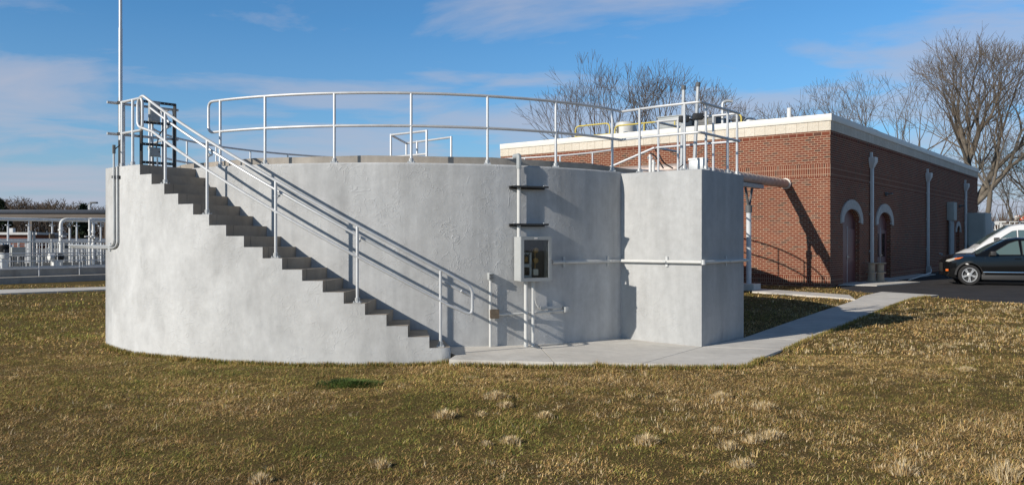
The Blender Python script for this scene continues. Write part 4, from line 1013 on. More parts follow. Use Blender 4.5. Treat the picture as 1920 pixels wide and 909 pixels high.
fx = lambda x: x if x < 1.75 else 1.75 + (x - 1.75) * .74            # short front overhang
for k_ in ('sill', 'plan', 'belt', 'hood', 'lamp', 'lamp2'): suv[k_] = [(fx(x), v) for x, v in suv[k_]]
suv['ends'] = (suv['ends'][0], fx(suv['ends'][1])); suv['marker'] = (fx(suv['marker'][0]), suv['marker'][1])
suv_o = vehicle('black_suv', 'black suv parked nose first towards the brick wall on the asphalt', 'suv', (18.56, 30.97, 0), R(160), suv); suv_o.scale = (1.04, 1.04, 1.06)
van = dict(paint=M['whitecar'], arch=M['whitecar'], ends=(-2.6, 2.5), axles=(1.62, -1.55), rw=.36, track=.86,
    sill=[(-2.6, .4), (-2.2, .30), (2.1, .28), (2.5, .34)],
    plan=[(-2.6, .90), (-2.4, .96), (1.4, .97), (1.9, .93), (2.25, .80), (2.42, .66), (2.5, .50)],
    belt=[(-2.6, 1.28), (.6, 1.28), (1.4, 1.24), (1.9, 1.14), (2.3, 1.0), (2.5, .86)],
    hood=[(-2.6, 1.3), (.8, 1.34), (1.5, 1.42), (2.0, 1.30), (2.35, 1.12), (2.5, .92)],
    cabin=(-2.58, 1.75), tumble=.15, zroof=2.30,
    roof=[(-2.58, 2.18), (-2.4, 2.27), (-1, 2.33), (.15, 2.33), (.5, 2.26), (1.2, 1.82), (1.75, 1.36)], shield=(.40, 1.62),
    windows=[[(1.34, 1.36), (.72, 1.84), (.45, 2.02), (.30, 2.06), (.28, 1.36)], [(.22, 1.36), (.24, 2.06), (-.62, 2.06), (-.66, 1.36)]],
    lamp=[(2.40, .86), (2.32, .98), (2.05, 1.10), (1.82, 1.14), (1.92, 1.0), (2.2, .86)], mirror=(1.02, 1.52), mtall=.16, handles=[(.0, 1.12)], seams=[1.2, -.72], grille=(.55, .95), handlem=M['plast'], lampm=M['glass'])
vehicle('white_van', 'tall white van parked behind the black suv', 'van', (20.75, 33.75, 0), R(160), van)

# ------------------------------------------------------------------ bare trees
def make_tree(seed, Ht, r0=.3, trunk=.22, stems=3, spread=24, lv=8, twigr=.012, lean=(0, 0), side=.55, rise=.05, wide=1.0):
    rd = random.Random(seed); wood = MB(); tw = MB()
    def ortho(d):
        a = Vector((rd.gauss(0, 1), rd.gauss(0, 1), rd.gauss(0, 1))); return (a - d * a.dot(d)).normalized()
    Ls = [trunk, .21, .17, .135, .105, .085, .065, .05, .04]
    def grow(p, d, r, level):
        ln = Ls[min(level, 8)] * rd.uniform(.75, 1.25); n = 5 if level < 3 else (3 if level < 6 else 2)
        pts = [p.copy()]; dd = d.copy(); rr = [r]; rend = max(twigr * .7, r * (.80 if level else .86))
        for i in range(n):
            dd = (dd + ortho(dd) * rd.gauss(0, .05 if level == 0 else .11) + Vector((0, 0, rise if level else 0))).normalized()
            pts.append(pts[-1] + dd * (ln / n)); rr.append(r + (rend - r) * (i + 1) / n)
        (wood if level <= 2 else tw).tube(pts, r, 8 if level <= 1 else (5 if level <= 3 else 3), False, rr)
        if level >= lv: return
        ns = stems if level == 0 else (2 if rd.random() < .8 else 3)
        base = ortho(dd)
        for k in range(ns):
            q = Matrix.Rotation(2 * math.pi * k / ns + rd.uniform(-.5, .5), 3, dd) @ base
            an = R(rd.gauss(spread, 7)) * (1.15 if level == 0 else (wide if level < 4 else 1.1)); nd = (dd * math.cos(an) + q * math.sin(an)).normalized()
            rs = rend * (rd.uniform(.62, .86) if level else rd.uniform(.55, .74))
            grow(pts[-1], nd, max(twigr, rs), level + 1)
        if level >= 1:
            for t in (.35, .7):
                if rd.random() < side:
                    i = max(1, int(t * n)); q = ortho(dd); an = R(rd.uniform(30, 60)); nd = ((pts[i] - pts[i - 1]).normalized() * math.cos(an) + q * math.sin(an)).normalized()
                    grow(pts[i], nd, max(twigr, rr[i] * .45), min(lv, level + rd.choice((2, 3))))
    ld = Vector((lean[0], lean[1], 1)).normalized()
    grow(Vector((0, 0, -.02)), ld, r0 / Ht, 0)
    mz = sorted(v[2] for v in tw.v)[int(len(tw.v) * .996)]; s = Ht / mz
    for m_ in (wood, tw): m_.v = [(x * s, y * s, z * s) for x, y, z in m_.v]
    return wood, tw
def tree(u, vtop, Y, label, seed, group='bare trees behind the brick building', mats=('bark', 'twig'), **kw):
    x = (u - U0) / F * Y; Ht = H + (V0 - vtop) / F * Y
    wd, tw = make_tree(seed, Ht, twigr=kw.pop('twigr', Y * .00018) / Ht, **kw)
    o = thing('bare_tree', label, 'tree', (x, Y, 0), 0, group)
    wd.build('trunk', M[mats[0]], o, 180); tw.build('crown', M[mats[1]], o, 180)
    return o
K = dict(mats=('bark2', 'twig2'))
tree(1148, 118, 60, 'bare branching tree left of the yellow roof hoop, leftmost behind the roof', 21, r0=.22, trunk=.16, stems=4, spread=18, lv=7, side=.16, wide=.85, rise=.075, **K)
tree(1218, 112, 61, 'tall bare tree behind the squat roof vessel, its crown above the chamber railing', 34, r0=.24, trunk=.18, stems=4, spread=18, lv=7, side=.16, wide=.85, rise=.075, **K)
tree(1318, 158, 72, 'bare tree behind the two probe poles', 55, r0=.18, trunk=.18, stems=4, spread=24, lv=7, side=.12)
tree(1392, 166, 74, 'wide bare tree behind the gooseneck vent', 56, r0=.18, trunk=.18, stems=3, spread=26, lv=7, side=.12)
tree(1468, 200, 78, 'low bare tree behind the white vent pipe', 77, r0=.20, trunk=.2, stems=3, spread=26, lv=6, side=.4)
tree(1560, 176, 80, 'small bare tree above the front corner of the brick building', 78, r0=.22, trunk=.2, stems=3, spread=22, lv=6, side=.5)
tree(1692, 130, 70, 'bare tree leaning left over the brick building, left of the biggest tree', 91, r0=.26, trunk=.24, stems=4, spread=20, lv=7, side=.25, lean=(-.10, 0))
tree(1815, 70, 64, 'biggest bare tree with spreading limbs behind the far end of the brick building', 141, r0=.48, trunk=.30, stems=6, spread=22, lv=8, wide=.95, side=.22, rise=.08)
tree(1840, 150, 58, 'slender bare tree with a leaning trunk right of the brick building', 111, r0=.26, trunk=.48, stems=3, spread=20, lv=7, lean=(.13, 0), side=.35)
tree(1880, 270, 76, 'small twisted bare tree above the white van', 119, r0=.14, trunk=.3, stems=4, spread=32, lv=7, lean=(.2, 0))
tree(1950, 215, 82, 'bare tree at the right edge behind the red sign', 127, r0=.25, trunk=.25, stems=4, spread=27, lv=7)
# far tree line at left
fars = []
for k, sd in enumerate((201, 202, 203)):
    wd, tw = make_tree(sd, 1.0, .022, .2, 4, 28, 6, .0030)
    o = thing('bare_tree', 'x', 'tree', (0, 0, 0), 0, 'far bare trees over the left roofline'); wd.build('trunk', M['bark2'], o, 180); tw.build('crown', M['twig2'], o, 180); fars.append(o)
FT = [(-22, 372, 0), (12, 381, 1), (38, 370, 2), (62, 383, 0), (78, 380, 1), (98, 374, 2), (112, 380, 0), (127, 382, 1), (141, 386, 2), (178, 384, 0), (191, 387, 1), (52, 384, 2), (88, 384, 0), (2, 376, 2), (25, 383, 0)]
FTL = 'dark bare tree in the far row of trees over the left roofline'
for i, (u, v, k) in enumerate(FT):
    o = fars[k] if i in (0, 1, 2) and FT[i][2] == i else None
    Y = 118 + (i * 37 % 23)
    if i == 0: o = fars[0]
    elif i == 1: o = fars[1]
    elif i == 2: o = fars[2]
    else: o = copy_tree(fars[k])
    Ht = H + (V0 - v) / F * Y; o.location = ((u - U0) / F * Y, Y, 0); o.scale = (Ht * 1.25, Ht * 1.25, Ht); o.rotation_euler = (0, 0, i * 1.3); o['label'] = FTL
def evergreen(u, v, Y, wdt, label):
    Ht = H + (V0 - v) / F * Y; o = thing('evergreen_tree', label, 'tree', ((u - U0) / F * Y, Y, 0), 0, 'evergreens in the far tree row')
    mb = MB(); mb.tube([(0, 0, 0), (0, 0, Ht * .5)], .2, 6); mb.build('trunk', M['bark2'], o)
    rd = np.random.default_rng(int(u) + 500); vs = []; fs = []
    for i in range(2600):
        t = rd.random() ** .8; a = rd.random() * 6.283; z = Ht * (.10 + .90 * t); rr = wdt * math.sin(math.pi * min(1, .18 + .82 * t)) ** .8 * (.55 + .5 * rd.random()); p = np.array([rr * math.cos(a), rr * math.sin(a), z])
        d = rd.normal(size=3) * .22; e_ = rd.normal(size=3) * .22; b = len(vs); vs += [p, p + d, p + e_]; fs.append((b, b + 1, b + 2))
    mb = MB(); mb.add(vs, fs); mb.build('crown', M['ever'], o)
evergreen(156, 385, 112, 1.15, 'small round dark evergreen beside the street lamp'); evergreen(-2, 374, 116, 1.6, 'dark evergreen at the left edge of the far tree row')
# brown brush of the far woods (uncountable)
def brush(name, label, pts, seed):
    rd = np.random.default_rng(seed); vs = []; fs = []
    for (x0, y0, x1, y1, h0, h1, n) in pts:
        for i in range(n):
            t = rd.random(); x = x0 + (x1 - x0) * t + rd.normal() * 2; y = y0 + (y1 - y0) * t + rd.normal() * 3; h = h0 + (h1 - h0) * rd.random() ** 1.5
            b = rd.random() * .35 * h; ln = h * (.25 + .5 * rd.random()); a = rd.normal() * .5; w_ = .05 + .10 * rd.random(); c = rd.random() * 6.28
            dx, dy = math.cos(c) * w_, math.sin(c) * w_
            q = len(vs); vs += [(x - dx, y - dy, b), (x + dx, y + dy, b), (x + math.sin(a) * ln, y + rd.normal() * .3, b + math.cos(a) * ln)]; fs.append((q, q + 1, q + 2))
    mb = MB(); mb.add(vs, fs); return tag(mb.build(name, M['woods'], None), label, 'woods', kind='stuff')
brush('far_woods', 'brown leafless woods filling the far distance at left', [(-110, 128, -55, 130, 2.5, 5.5, 15000), (-105, 100, -55, 104, 1.5, 3.6, 8000)], 5)
brush('far_brush', 'reddish brown brush under the trees at right', [(48, 96, 84, 92, 2.5, 6.6, 9000), (60, 120, 110, 115, 4, 8.0, 7000)], 6)

# ------------------------------------------------------------------ basins, pipes and rails at left
QO = Vector((-19.6, 31.6, 0))
def Q(x, y, z=0): return QO + D1 * x + D2 * y + Vector((0, 0, z))
def ql(u, y):
    k = (u - U0) / F; ax_, ay_ = QO.x + D2.x * y, QO.y + D2.y * y
    return (k * ay_ - ax_) / (D1.x - k * D1.y)
def qz(u, v, y): return H - (v - V0) / F * Q(ql(u, y), y).y
bs = thing('settling_basin', 'long low concrete settling basin with stepped kerbs at the left edge', 'basin', QO, PHI)
X0, X1 = -10, 16
for nm, a, b, m in (('outer_wall', (X0, 0, -.3), (X1, .45, .22), 'basin'), ('walkway', (X0, .45, -.3), (X1, 2.2, .17), 'basin'), ('inner_kerb', (X0, 2.2, -.3), (X1 - 9.5, 2.6, .50), 'basin'), ('deck', (X0, 2.6, -.3), (X1 + 8, 20, .40), 'basin'), ('deck_kerb', (X0, 5.2, .40), (X1 + 4, 5.6, .64), 'basin'), ('deck_kerb', (X0, 11.2, .40), (X1 + 6, 11.5, .8), 'basin')):
    mb = MB(); mb.box(a, b, bev=.01); mb.build(nm, M[m], bs)
def qrail(y, xa, xb, zb, zt, sp, lab, mids=1, m='white', r=.020, toe=False):
    o = thing('basin_railing', lab, 'railing', Q(0, y), PHI, 'white pipe railings around the basins')
    mb = MB(); mb.tube([(xa, 0, zt), (xb, 0, zt)], r * 1.25, 8); mb.build('top_rail', M[m], o)
    for k in range(mids):
        z = zb + (zt - zb) * (k + 1) / (mids + 1); mb = MB(); mb.tube([(xa, 0, z), (xb, 0, z)], r, 8); mb.build('mid_rail', M[m], o)
    if toe: mb = MB(); mb.box((xa, -.01, zb + .03), (xb, .01, zb + .15)); mb.build('toe_board', M[m], o)
    n = max(1, int((xb - xa) / sp))
    for i in range(n + 1): x = xa + (xb - xa) * i / n; mb = MB(); mb.tube([(x, 0, zb), (x, 0, zt)], r, 8); mb.build('post', M[m], o)
qrail(1.9, -6, 12, .17, 1.12, 1.55, 'nearest railing of the basins, standing on the lowest walkway', 2, 'bluewhite')
qrail(3.3, -6, 13, .40, 1.60, .62, 'second railing row of the basins behind the inner kerb', 1, toe=True)
qrail(5.4, -5, 14, .64, 1.56, .5, 'third railing row of the basins on the deck kerb', 2, 'white')
qrail(8.2, -3, 16, .40, 1.64, .42, 'railing with close white posts in the middle of the basins', 1, toe=True)
qrail(11.4, -1, 18, .8, 1.72, .5, 'railing row near the back of the basins', 2, 'bluewhite')
qrail(15, 0, 22, .40, 1.68, .7, 'farthest railing row of the basins', 1, toe=True)
# overhead pipe with supports
yo = 6.4
zo = qz(80, 412, yo)
op = thing('overhead_pipe', 'long white overhead pipe on a row of posts above the basins', 'pipe', Q(0, yo), PHI)
xa, xj, xb = ql(-60, yo), ql(157, yo), ql(260, yo)
mb = MB(); mb.tube([(xa, 0, zo), (xj, 0, zo)], .078, 12); mb.build('pipe', M['white'], op)
mb = MB(); mb.tube([(xj, 0, zo), (xj + .35, 0, zo + .03)], .1, 12, True, [.078, .12]); mb.tube([(xj + .35, 0, zo + .03), (xb, 0, zo + .03)], .12, 14); mb.build('wide_pipe', M['white'], op)
for u in (-30, 15, 54, 98, 144, 189, 232):
    x = ql(u, yo); mb = MB(); mb.tube([(x, 0, .40), (x, 0, zo - .25)], .046, 8); mb.tube([(x, 0, zo - .25), (x, 0, zo)], .026, 8); mb.box((x - .1, -.1, zo - .28), (x + .1, .1, zo - .25)); mb.build('support_post', M['bluewhite'], op)
def riser(u, y, r, elbow, lab, zt):
    x = ql(u, y); o = thing('riser_pipe', lab, 'pipe', Q(x, y), PHI, 'white riser pipes over the basins')
    pts = fillet([(0, 0, .40), (0, 0, zt), (1.2, 0, zt)], .3, 6) if elbow else [(0, 0, .40), (0, 0, zt)]
    mb = MB(); mb.tube(pts, r, 12); mb.build('pipe', M['white'], o)
    z = zt * .70; mb = MB(); mb.tube([(-.26, -.1, z), (.2, -.1, z)], .035, 8); mb.tube([(0, -.25, z), (0, .1, z)], .05, 8); mb.build('valve', M['white'], o)
    for zf in (z - .3, z + .3): mb = MB(); mb.lathe([(r * 1.5, zf - .03), (r * 1.5, zf + .03)], 14); mb.build('flange', M['white'], o)
    mb = MB(); Mx = Matrix.Translation((0, -.3, z)) @ Matrix.Rotation(R(90), 4, 'X')
    mb.tube([Mx @ Vector((.13 * math.cos(a), .13 * math.sin(a), 0)) for a in [i * math.pi / 8 for i in range(17)]], .014, 6, False); mb.build('hand_wheel', M['dgrey'], o)
riser(114, 5.0, .080, True, 'white riser pipe with an elbow and side valve under the overhead pipe', qz(114, 411, 5.0)); riser(175, 5.0, .066, False, 'straight white riser pipe with a valve near the tank corner', qz(175, 416, 5.0)); riser(168, 4.4, .05, False, 'thin white riser pipe beside the straight riser', qz(168, 412, 4.4))
for u, y, zt, lab in ((58, 4.0, qz(58, 434, 4.0), 'left of two dark grey square posts behind the nearest railing'), (64, 4.0, qz(64, 436, 4.0), 'right of two dark grey square posts behind the nearest railing'), (131, 9, qz(131, 428, 9), 'thin pale pole among the basin railings')):
    x = ql(u, y); o = thing('post', lab, 'post', Q(x, y), PHI); mb = MB(); mb.box((-.038, -.038, .4), (.038, .038, zt)); mb.build('post_shaft', M['grey'] if 'grey' in lab else M['white'], o)
    mb = MB(); mb.box((-.048, -.048, zt), (.048, .048, zt + .03)); mb.build('post_cap', M['grey'], o)
def motor(u, v, y, lab, m1, m2, ln=.62, r=.17, horiz=True):
    x = ql(u, y); z = qz(u, v, y); o = thing('pump_motor', lab, 'pump motor', Q(x, y), PHI, 'pump motors on the basins')
    Mx = Matrix.Translation((0, 0, z)) @ (Matrix.Rotation(R(90), 4, 'Y') if horiz else Matrix.Identity(4))
    mb = MB(); prof = [(r * .8, -ln * .05), (r, 0)]
    for q in range(8): prof += [(r, ln * .06 * q), (r * .88, ln * .06 * q + ln * .02)]
    mb.lathe(prof + [(r * .85, ln * .52)], 18, Mx); mb.build('motor_body', m1, o)
    mb = MB(); mb.lathe([(r * .6, -ln * .5), (r * .95, -ln * .45), (r * .95, -ln * .08), (r * .7, -.02)], 18, Mx); mb.build('gear_case', m2, o)
    mb = MB(); mb.box((-.12, -.1, .4), (.12, .1, z - r * .7)); mb.build('pedestal', M['white'], o)
    mb = MB(); mb.box((-.1, -r - .1, z - .06), (.08, -r + .03, z + .1), bev=.01); mb.build('terminal_box', m1, o)
motor(104, 482, 4.2, 'black and white horizontal pump motor behind the nearest railing', M['black'], M['white']); motor(8, 472, 3.0, 'dark pump motor standing upright at the left edge', M['black'], M['pvc'], .6, .2, False)
x = ql(32, 3.8); o = thing('equipment_box', 'beige box on thin legs among the left railings', 'box', Q(x, 3.8), PHI); z = qz(32, 479, 3.8); z2 = qz(32, 463, 3.8)
mb = MB(); mb.box((-.28, -.2, z), (.28, .2, z2), bev=.02); mb.build('casing', M['wallpaint'], o)
for sx in (-.2, .2):
    for sy in (-.14, .14): mb = MB(); mb.box((sx - .025, sy - .025, .4), (sx + .025, sy + .025, z)); mb.build('leg', M['dgrey'], o)
x = ql(97, 4.6); o = thing('gauge_stand', 'small brown box with a round dial on a thin stand above the railings', 'gauge', Q(x, 4.6), PHI); z = qz(97, 443, 4.6)
mb = MB(); mb.box((-.03, -.03, .4), (.03, .03, z)); mb.build('stand', M['pvc'], o)
mb = MB(); mb.box((-.1, -.06, z - .1), (.1, .06, z + .12), bev=.01); mb.build('box', M['jbox'], o)
mb = MB(); mb.lathe([(.08, -.02), (.08, .02)], 16, Matrix.Translation((.2, -.03, z)) @ Matrix.Rotation(R(90), 4, 'X')); mb.build('dial', M['dgrey'], o)
# thin cable arcs and little pipes near the tank corner
for i, (u, lab) in enumerate(((150, 'left small bent pipe loop on the lit deck'), (155, 'right small bent pipe loop on the lit deck'))):
    x = ql(u, 2.9); mb = MB(); mb.tube(fillet([Q(x, 2.9, .4), Q(x, 2.9, 1.0), Q(x + .12, 2.9, 1.0), Q(x + .12, 2.9, .4)], .06, 4), .015, 6); tag(mb.build('pipe_loop', M['pvc']), lab, 'pipe', 'pipe loops on the deck')

# long flat roofed building and low brick building far left
fb = thing('flat_roof_shelter', 'long open shelter with a flat blue grey roof across the left background', 'shelter', (-52, 84, 0), R(1.0))
zt5 = H + (V0 - 393) / F * 84; zb5 = H + (V0 - 408) / F * 84
mb = MB(); mb.box((-45, 0, zt5 - .38), (19, 14, zt5), bev=.04); mb.build('roof', M['metalroof'], fb)
mb = MB(); mb.box((-44.8, .15, zb5), (18.8, 13.8, zt5 - .382)); mb.build('fascia', M['fascia'], fb)
for i in range(9): mb = MB(); x = -43 + i * 7.6; mb.box((x, .6, 0), (x + .25, .85, zb5)); mb.build('column', M['fascia'], fb)
lb = thing('low_brick_building', 'low red brick building with a pale flat roof edge under the shelter roof', 'building', (-50.5, 76, 0), R(4))
mb = MB(); mb.box((-6, 0, 0), (6.4, 6, 2.15)); mb.build('wall', M['redbrickfar'], lb)
mb = MB(); mb.box((-6.3, -.3, 2.16), (6.7, 6.3, 2.38)); mb.build('roof', M['spout'], lb)
for x in (-4, -.5, 3): mb = MB(); mb.box((x, -.02, .9), (x + 1.2, .05, 1.75)); mb.build('window', M['glass'], lb)
for x, z in ((-3.2, .5), (2.9, .3)): mb = MB(); mb.box((x, 2, 2.38), (x + .5, 2.5, 2.5 + z)); mb.build('roof_vent', M['spout'], lb)
lp_ = px(168, 450, 100); zl_ = H + (V0 - 381) / F * 100
o = thing('street_lamp', 'white lamp post with a dark head above the left roofline', 'street lamp', (lp_.x, 100, 0))
mb = MB(); mb.tube([(0, 0, 0), (0, 0, zl_ - .15)], .11, 8, True, [.16, .11]); mb.build('pole', M['white'], o)
mb = MB(); mb.tube([(0, 0, zl_ - .2), (.3, 0, zl_)], .06, 6); mb.build('arm', M['dgrey'], o)
mb = MB(); mb.box((.1, -.22, zl_ - .05), (.95, .22, zl_ + .16), bev=.06); mb.build('lamp_head', M['dgrey'], o)
# parked cars far under the shelter
for i, (u, v, m, lab) in enumerate(((0, 446, M['bluewhite'], 'small pale parked car at the left edge in the far yard'), (135, 453, M['dgrey'], 'dark low parked car behind the basin railings'))):
    Y = 70; p = px(u, 450, Y); o = thing('parked_car', lab, 'car', (p.x, Y, 0), R(8)); 
    mb = MB(); mb.add([(-2.1, -.85, .35), (2.1, -.85, .35), (2.1, -.8, .85), (1.0, -.8, .92), (.4, -.65, 1.42), (-1.1, -.65, 1.42), (-1.9, -.8, .95), (-2.1, -.8, .85)] + [(-2.1, .85, .35), (2.1, .85, .35), (2.1, .8, .85), (1.0, .8, .92), (.4, .65, 1.42), (-1.1, .65, 1.42), (-1.9, .8, .95), (-2.1, .8, .85)],
        [list(range(8)), list(range(8, 16))] + [(i_, (i_ + 1) % 8, 8 + (i_ + 1) % 8, 8 + i_) for i_ in range(8)]); mb.build('body', m, o)
    mb = MB(); mb.add([(.85, -.815, .96), (.36, -.68, 1.36), (-1.05, -.68, 1.36), (-1.6, -.80, .98)], [(0, 1, 2, 3)]); mb.build('window', M['glass'], o)
    for xw in (-1.3, 1.3):
        for s in (-1, 1): mb = MB(); mb.lathe([(.32, -.1), (.32, .1)], 16, Matrix.Translation((xw, s * .78, .32)) @ Matrix.Rotation(R(90), 4, 'X')); mb.build('wheel', M['tyre'], o)

# ------------------------------------------------------------------ right background
pr_ = px(1852, 450, 66)
o = thing('white_shelter', 'small white open shelter with posts right of the utility cabinet', 'shelter', (pr_.x, 66, 0), R(-8))
zs5 = H + (V0 - 415) / F * 66
mb = MB(); mb.box((-.75, -.6, zs5 - .12), (1.1, 1.4, zs5)); mb.build('roof', M['white'], o)
mb = MB(); mb.box((-.70, -.58, zs5 - .26), (.6, 1.2, zs5 - .125)); mb.build('beam', M['white'], o)
for (x, y) in ((-.65, -.5), (.15, -.5), (.75, -.5), (-.65, 1.0), (.75, 1.0)): mb = MB(); mb.box((x - .06, y - .06, 0), (x + .06, y + .06, zs5 - .12)); mb.build('post', M['white'], o)
mb = MB(); mb.tube([(.55, -.55, 1.5), (.25, -.55, zs5 - .2)], .05, 6); mb.build('brace', M['white'], o)
for (u0_, u1_, v, Y, lab) in ((1862, 1896, 421, 70, 'far white railing between the white shelter and the red sign'), (1893, 1990, 416, 64, 'far white railing under the red sign')):
    p0_, p1_ = px(u0_, v, Y), px(u1_, v, Y); o = thing('far_railing', lab, 'railing', (p0_.x, Y, 0), 0, 'far white railings at right'); Lh = p1_.x - p0_.x
    for z in (p0_.z, p0_.z - .45): mb = MB(); mb.tube([(0, 0, z), (Lh, 0, z)], .045, 6); mb.build('rail', M['white'], o)
    for k in range(int(Lh / .4) + 1): mb = MB(); mb.tube([(k * .4, 0, .0), (k * .4, 0, p0_.z)], .03, 6); mb.build('post', M['white'], o)
sg = px(1902, 408, 90); o = thing('roadside_sign', 'orange red and white roadside sign board far behind the white van', 'sign', (sg.x, 90, 0), R(-6))
zq, zq2 = H + (V0 - 404) / F * 90, H + (V0 - 413) / F * 90
mb = MB(); mb.box((.2, -.09, zq2), (3.6, 0, zq)); mb.build('board', M['signred'], o)
mb = MB(); mb.box((0, -.1, zq2 + .02), (.42, -.0, zq - .02)); mb.build('end_panel', M['signwhite'], o)
fc = bpy.data.curves.new('letter', 'FONT'); fc.body = 'O'; fc.size = .62; fc.extrude = .01; fc.materials.append(M['signwhite'])
ft = bpy.data.objects.new('letter_curve', fc); col.objects.link(ft); fm = bpy.data.meshes.new_from_object(ft.evaluated_get(bpy.context.evaluated_depsgraph_get())); bpy.data.objects.remove(ft)
fo = bpy.data.objects.new('letter', fm); col.objects.link(fo); fo.parent = o; fo.location = (.62, -.11, zq2 + .05); fo.rotation_euler = (R(90), 0, 0)
for x in (.6, 2.8): mb = MB(); mb.tube([(x, .06, 0), (x, .06, zq2 + .1)], .08, 8); mb.build('post', M['dgrey'], o)

# ------------------------------------------------------------------ grass
PALS = np.array([(.255, .225, .055), (.175, .175, .036), (.42, .29, .10), (.50, .36, .16), (.54, .43, .25), (.34, .20, .075), (.22, .135, .058), (.11, .15, .034)])
def inpoly(x, y, poly):
    ins = np.zeros(len(x), bool); n = len(poly)
    for i in range(n):
        x1, y1 = poly[i]; x2, y2 = poly[(i + 1) % n]
        c = ((y1 > y) != (y2 > y)) & (x < (x2 - x1) * (y - y1) / ((y2 - y1) if y2 != y1 else 1e-9) + x1); ins ^= c
    return ins
def blocked(x, y, grow_=0.0):
    dx, dy = x - TC.x, y - TC.y; r = np.hypot(dx, dy); a = np.arctan2(dx, -dy)
    b = (r < RW + .005) | ((r < RO + .006) & (a < TH1 + .002) & (a > TEND))
    for s_ in slabs + [strip, fp, drive]: b |= inpoly(x, y, [tuple(p) for p in s_])
    lx = (x - BA.x) * D1.x + (y - BA.y) * D1.y; ly = (x - BA.x) * D2.x + (y - BA.y) * D2.y; b |= (lx > 0) & (lx < 1.69) & (ly > 0) & (ly < 2)
    lx = (x - BC.x) * D1.x + (y - BC.y) * D1.y; ly = (x - BC.x) * D2.x + (y - BC.y) * D2.y; b |= (lx > -.02) & (ly > -.02)
    qx = (x - QO.x) * D2.x + (y - QO.y) * D2.y; b |= qx > -.02
    return b
def blades(x, y, hgt, wid, colr, tilt, az):
    n = len(x); z = zlawn(x, y)
    ca, sa = np.cos(az), np.sin(az); ct, st_ = np.cos(tilt), np.sin(tilt)
    base = np.stack([x, y, z - .004], 1); side = np.stack([-sa, ca, np.zeros(n)], 1) * (wid / 2)[:, None]
    up1 = np.stack([ca * st_ * .35, sa * st_ * .35, np.maximum(ct, .25) * .62], 1) * hgt[:, None]
    up2 = np.stack([ca * st_, sa * st_, ct * .95 + .03], 1) * hgt[:, None]
    V = np.stack([base - side, base + side, base + up1 + side * .8, base + up1 - side * .8, base + up2], 1).reshape(-1, 3)
    C = np.repeat(colr, 5, 0); return V, C
def blade_mesh(name, V, C):
    n = len(V) // 5; i = np.arange(n) * 5
    loops = np.stack([i, i + 1, i + 2, i + 3, i + 3, i + 2, i + 4], 1).ravel().astype(np.int32)
    ls = (np.arange(n)[:, None] * 7 + np.array([0, 4])).ravel().astype(np.int32)
    me = bpy.data.meshes.new(name); me.vertices.add(len(V)); me.loops.add(len(loops)); me.polygons.add(2 * n)
    me.vertices.foreach_set('co', V.astype(np.float32).ravel()); me.loops.foreach_set('vertex_index', loops); me.polygons.foreach_set('loop_start', ls)
    try: me.polygons.foreach_set('loop_total', np.tile(np.array([4, 3], np.int32), n))
    except Exception: pass
    at = me.attributes.new('blade_colour', 'FLOAT_COLOR', 'POINT'); at.data.foreach_set('color', np.concatenate([C, np.ones((len(C), 1))], 1).astype(np.float32).ravel())
    me.update(calc_edges=True); me.validate(); me.materials.append(M['blade'])
    o = bpy.data.objects.new(name, me); col.objects.link(o); return o
def pick(n, w_): return PALS[rng.choice(len(PALS), n, p=np.array(w_) / sum(w_))]
VV, CC = [], []
def scatter(n, y0, y1, hm, wm, xlim=None):
    y = np.sqrt(rng.random(n) * (y1 * y1 - y0 * y0) + y0 * y0); x = (rng.random(n) * 2 - 1) * (y * .64 + .3)
    k = ~blocked(x, y); x, y = x[k], y[k]
    d = vnoise(x + 40, y, .9, 21) * .35 + vnoise(x + 40, y, 3.1, 22) * .4 + vnoise(x + 40, y, 9.0, 23) * .4
    k = rng.random(len(x)) < np.clip(.60 + 1.6 * (d - .35), .45, 1); x, y, d = x[k], y[k], d[k]; n = len(x)
    dry = vnoise(x + 30, y + 9, .55, 31) * .55 + vnoise(x + 30, y, 2.2, 32) * .45 + .05 * np.clip(x, -3, 6) / 3
    c = pick(n, (.30, .16, .20, .06, .01, .17, .12, .05)); c2 = pick(n, (.08, .03, .30, .22, .08, .18, .10, .01)); c3 = pick(n, (.30, .40, .05, .01, .0, .02, .02, .20))
    t = rng.random(n); c = np.where((t < nsm(dry, .42, .72))[:, None], c2, c); c = np.where((t > 1 - .75 * nsm(-dry, -.38, -.20))[:, None], c3, c)
    c = c * np.array([1.28, 1.26, 1.36]) * (.45 + 1.15 * rng.random((n, 1)) ** 1.3) * (.62 + .40 * vnoise(x, y + 50, 3.3, 41) + .56 * vnoise(x + 30, y + 50, .75, 42))[:, None]
    h = hm * 1.12 * (.45 + .9 * rng.random(n)) * (.25 + 1.5 * d); tl_ = np.clip(np.abs(rng.normal(1.26, .26, n)), 0, 1.5)
    V, C = blades(x, y, h, wm * (.6 + .8 * rng.random(n)), c, tl_, rng.random(n) * 6.283); VV.append(V); CC.append(C)
scatter(680000, 5.0, 12.6, .035, .0036); scatter(150000, 12.6, 20, .055, .008); scatter(80000, 20, 31, .06, .016)
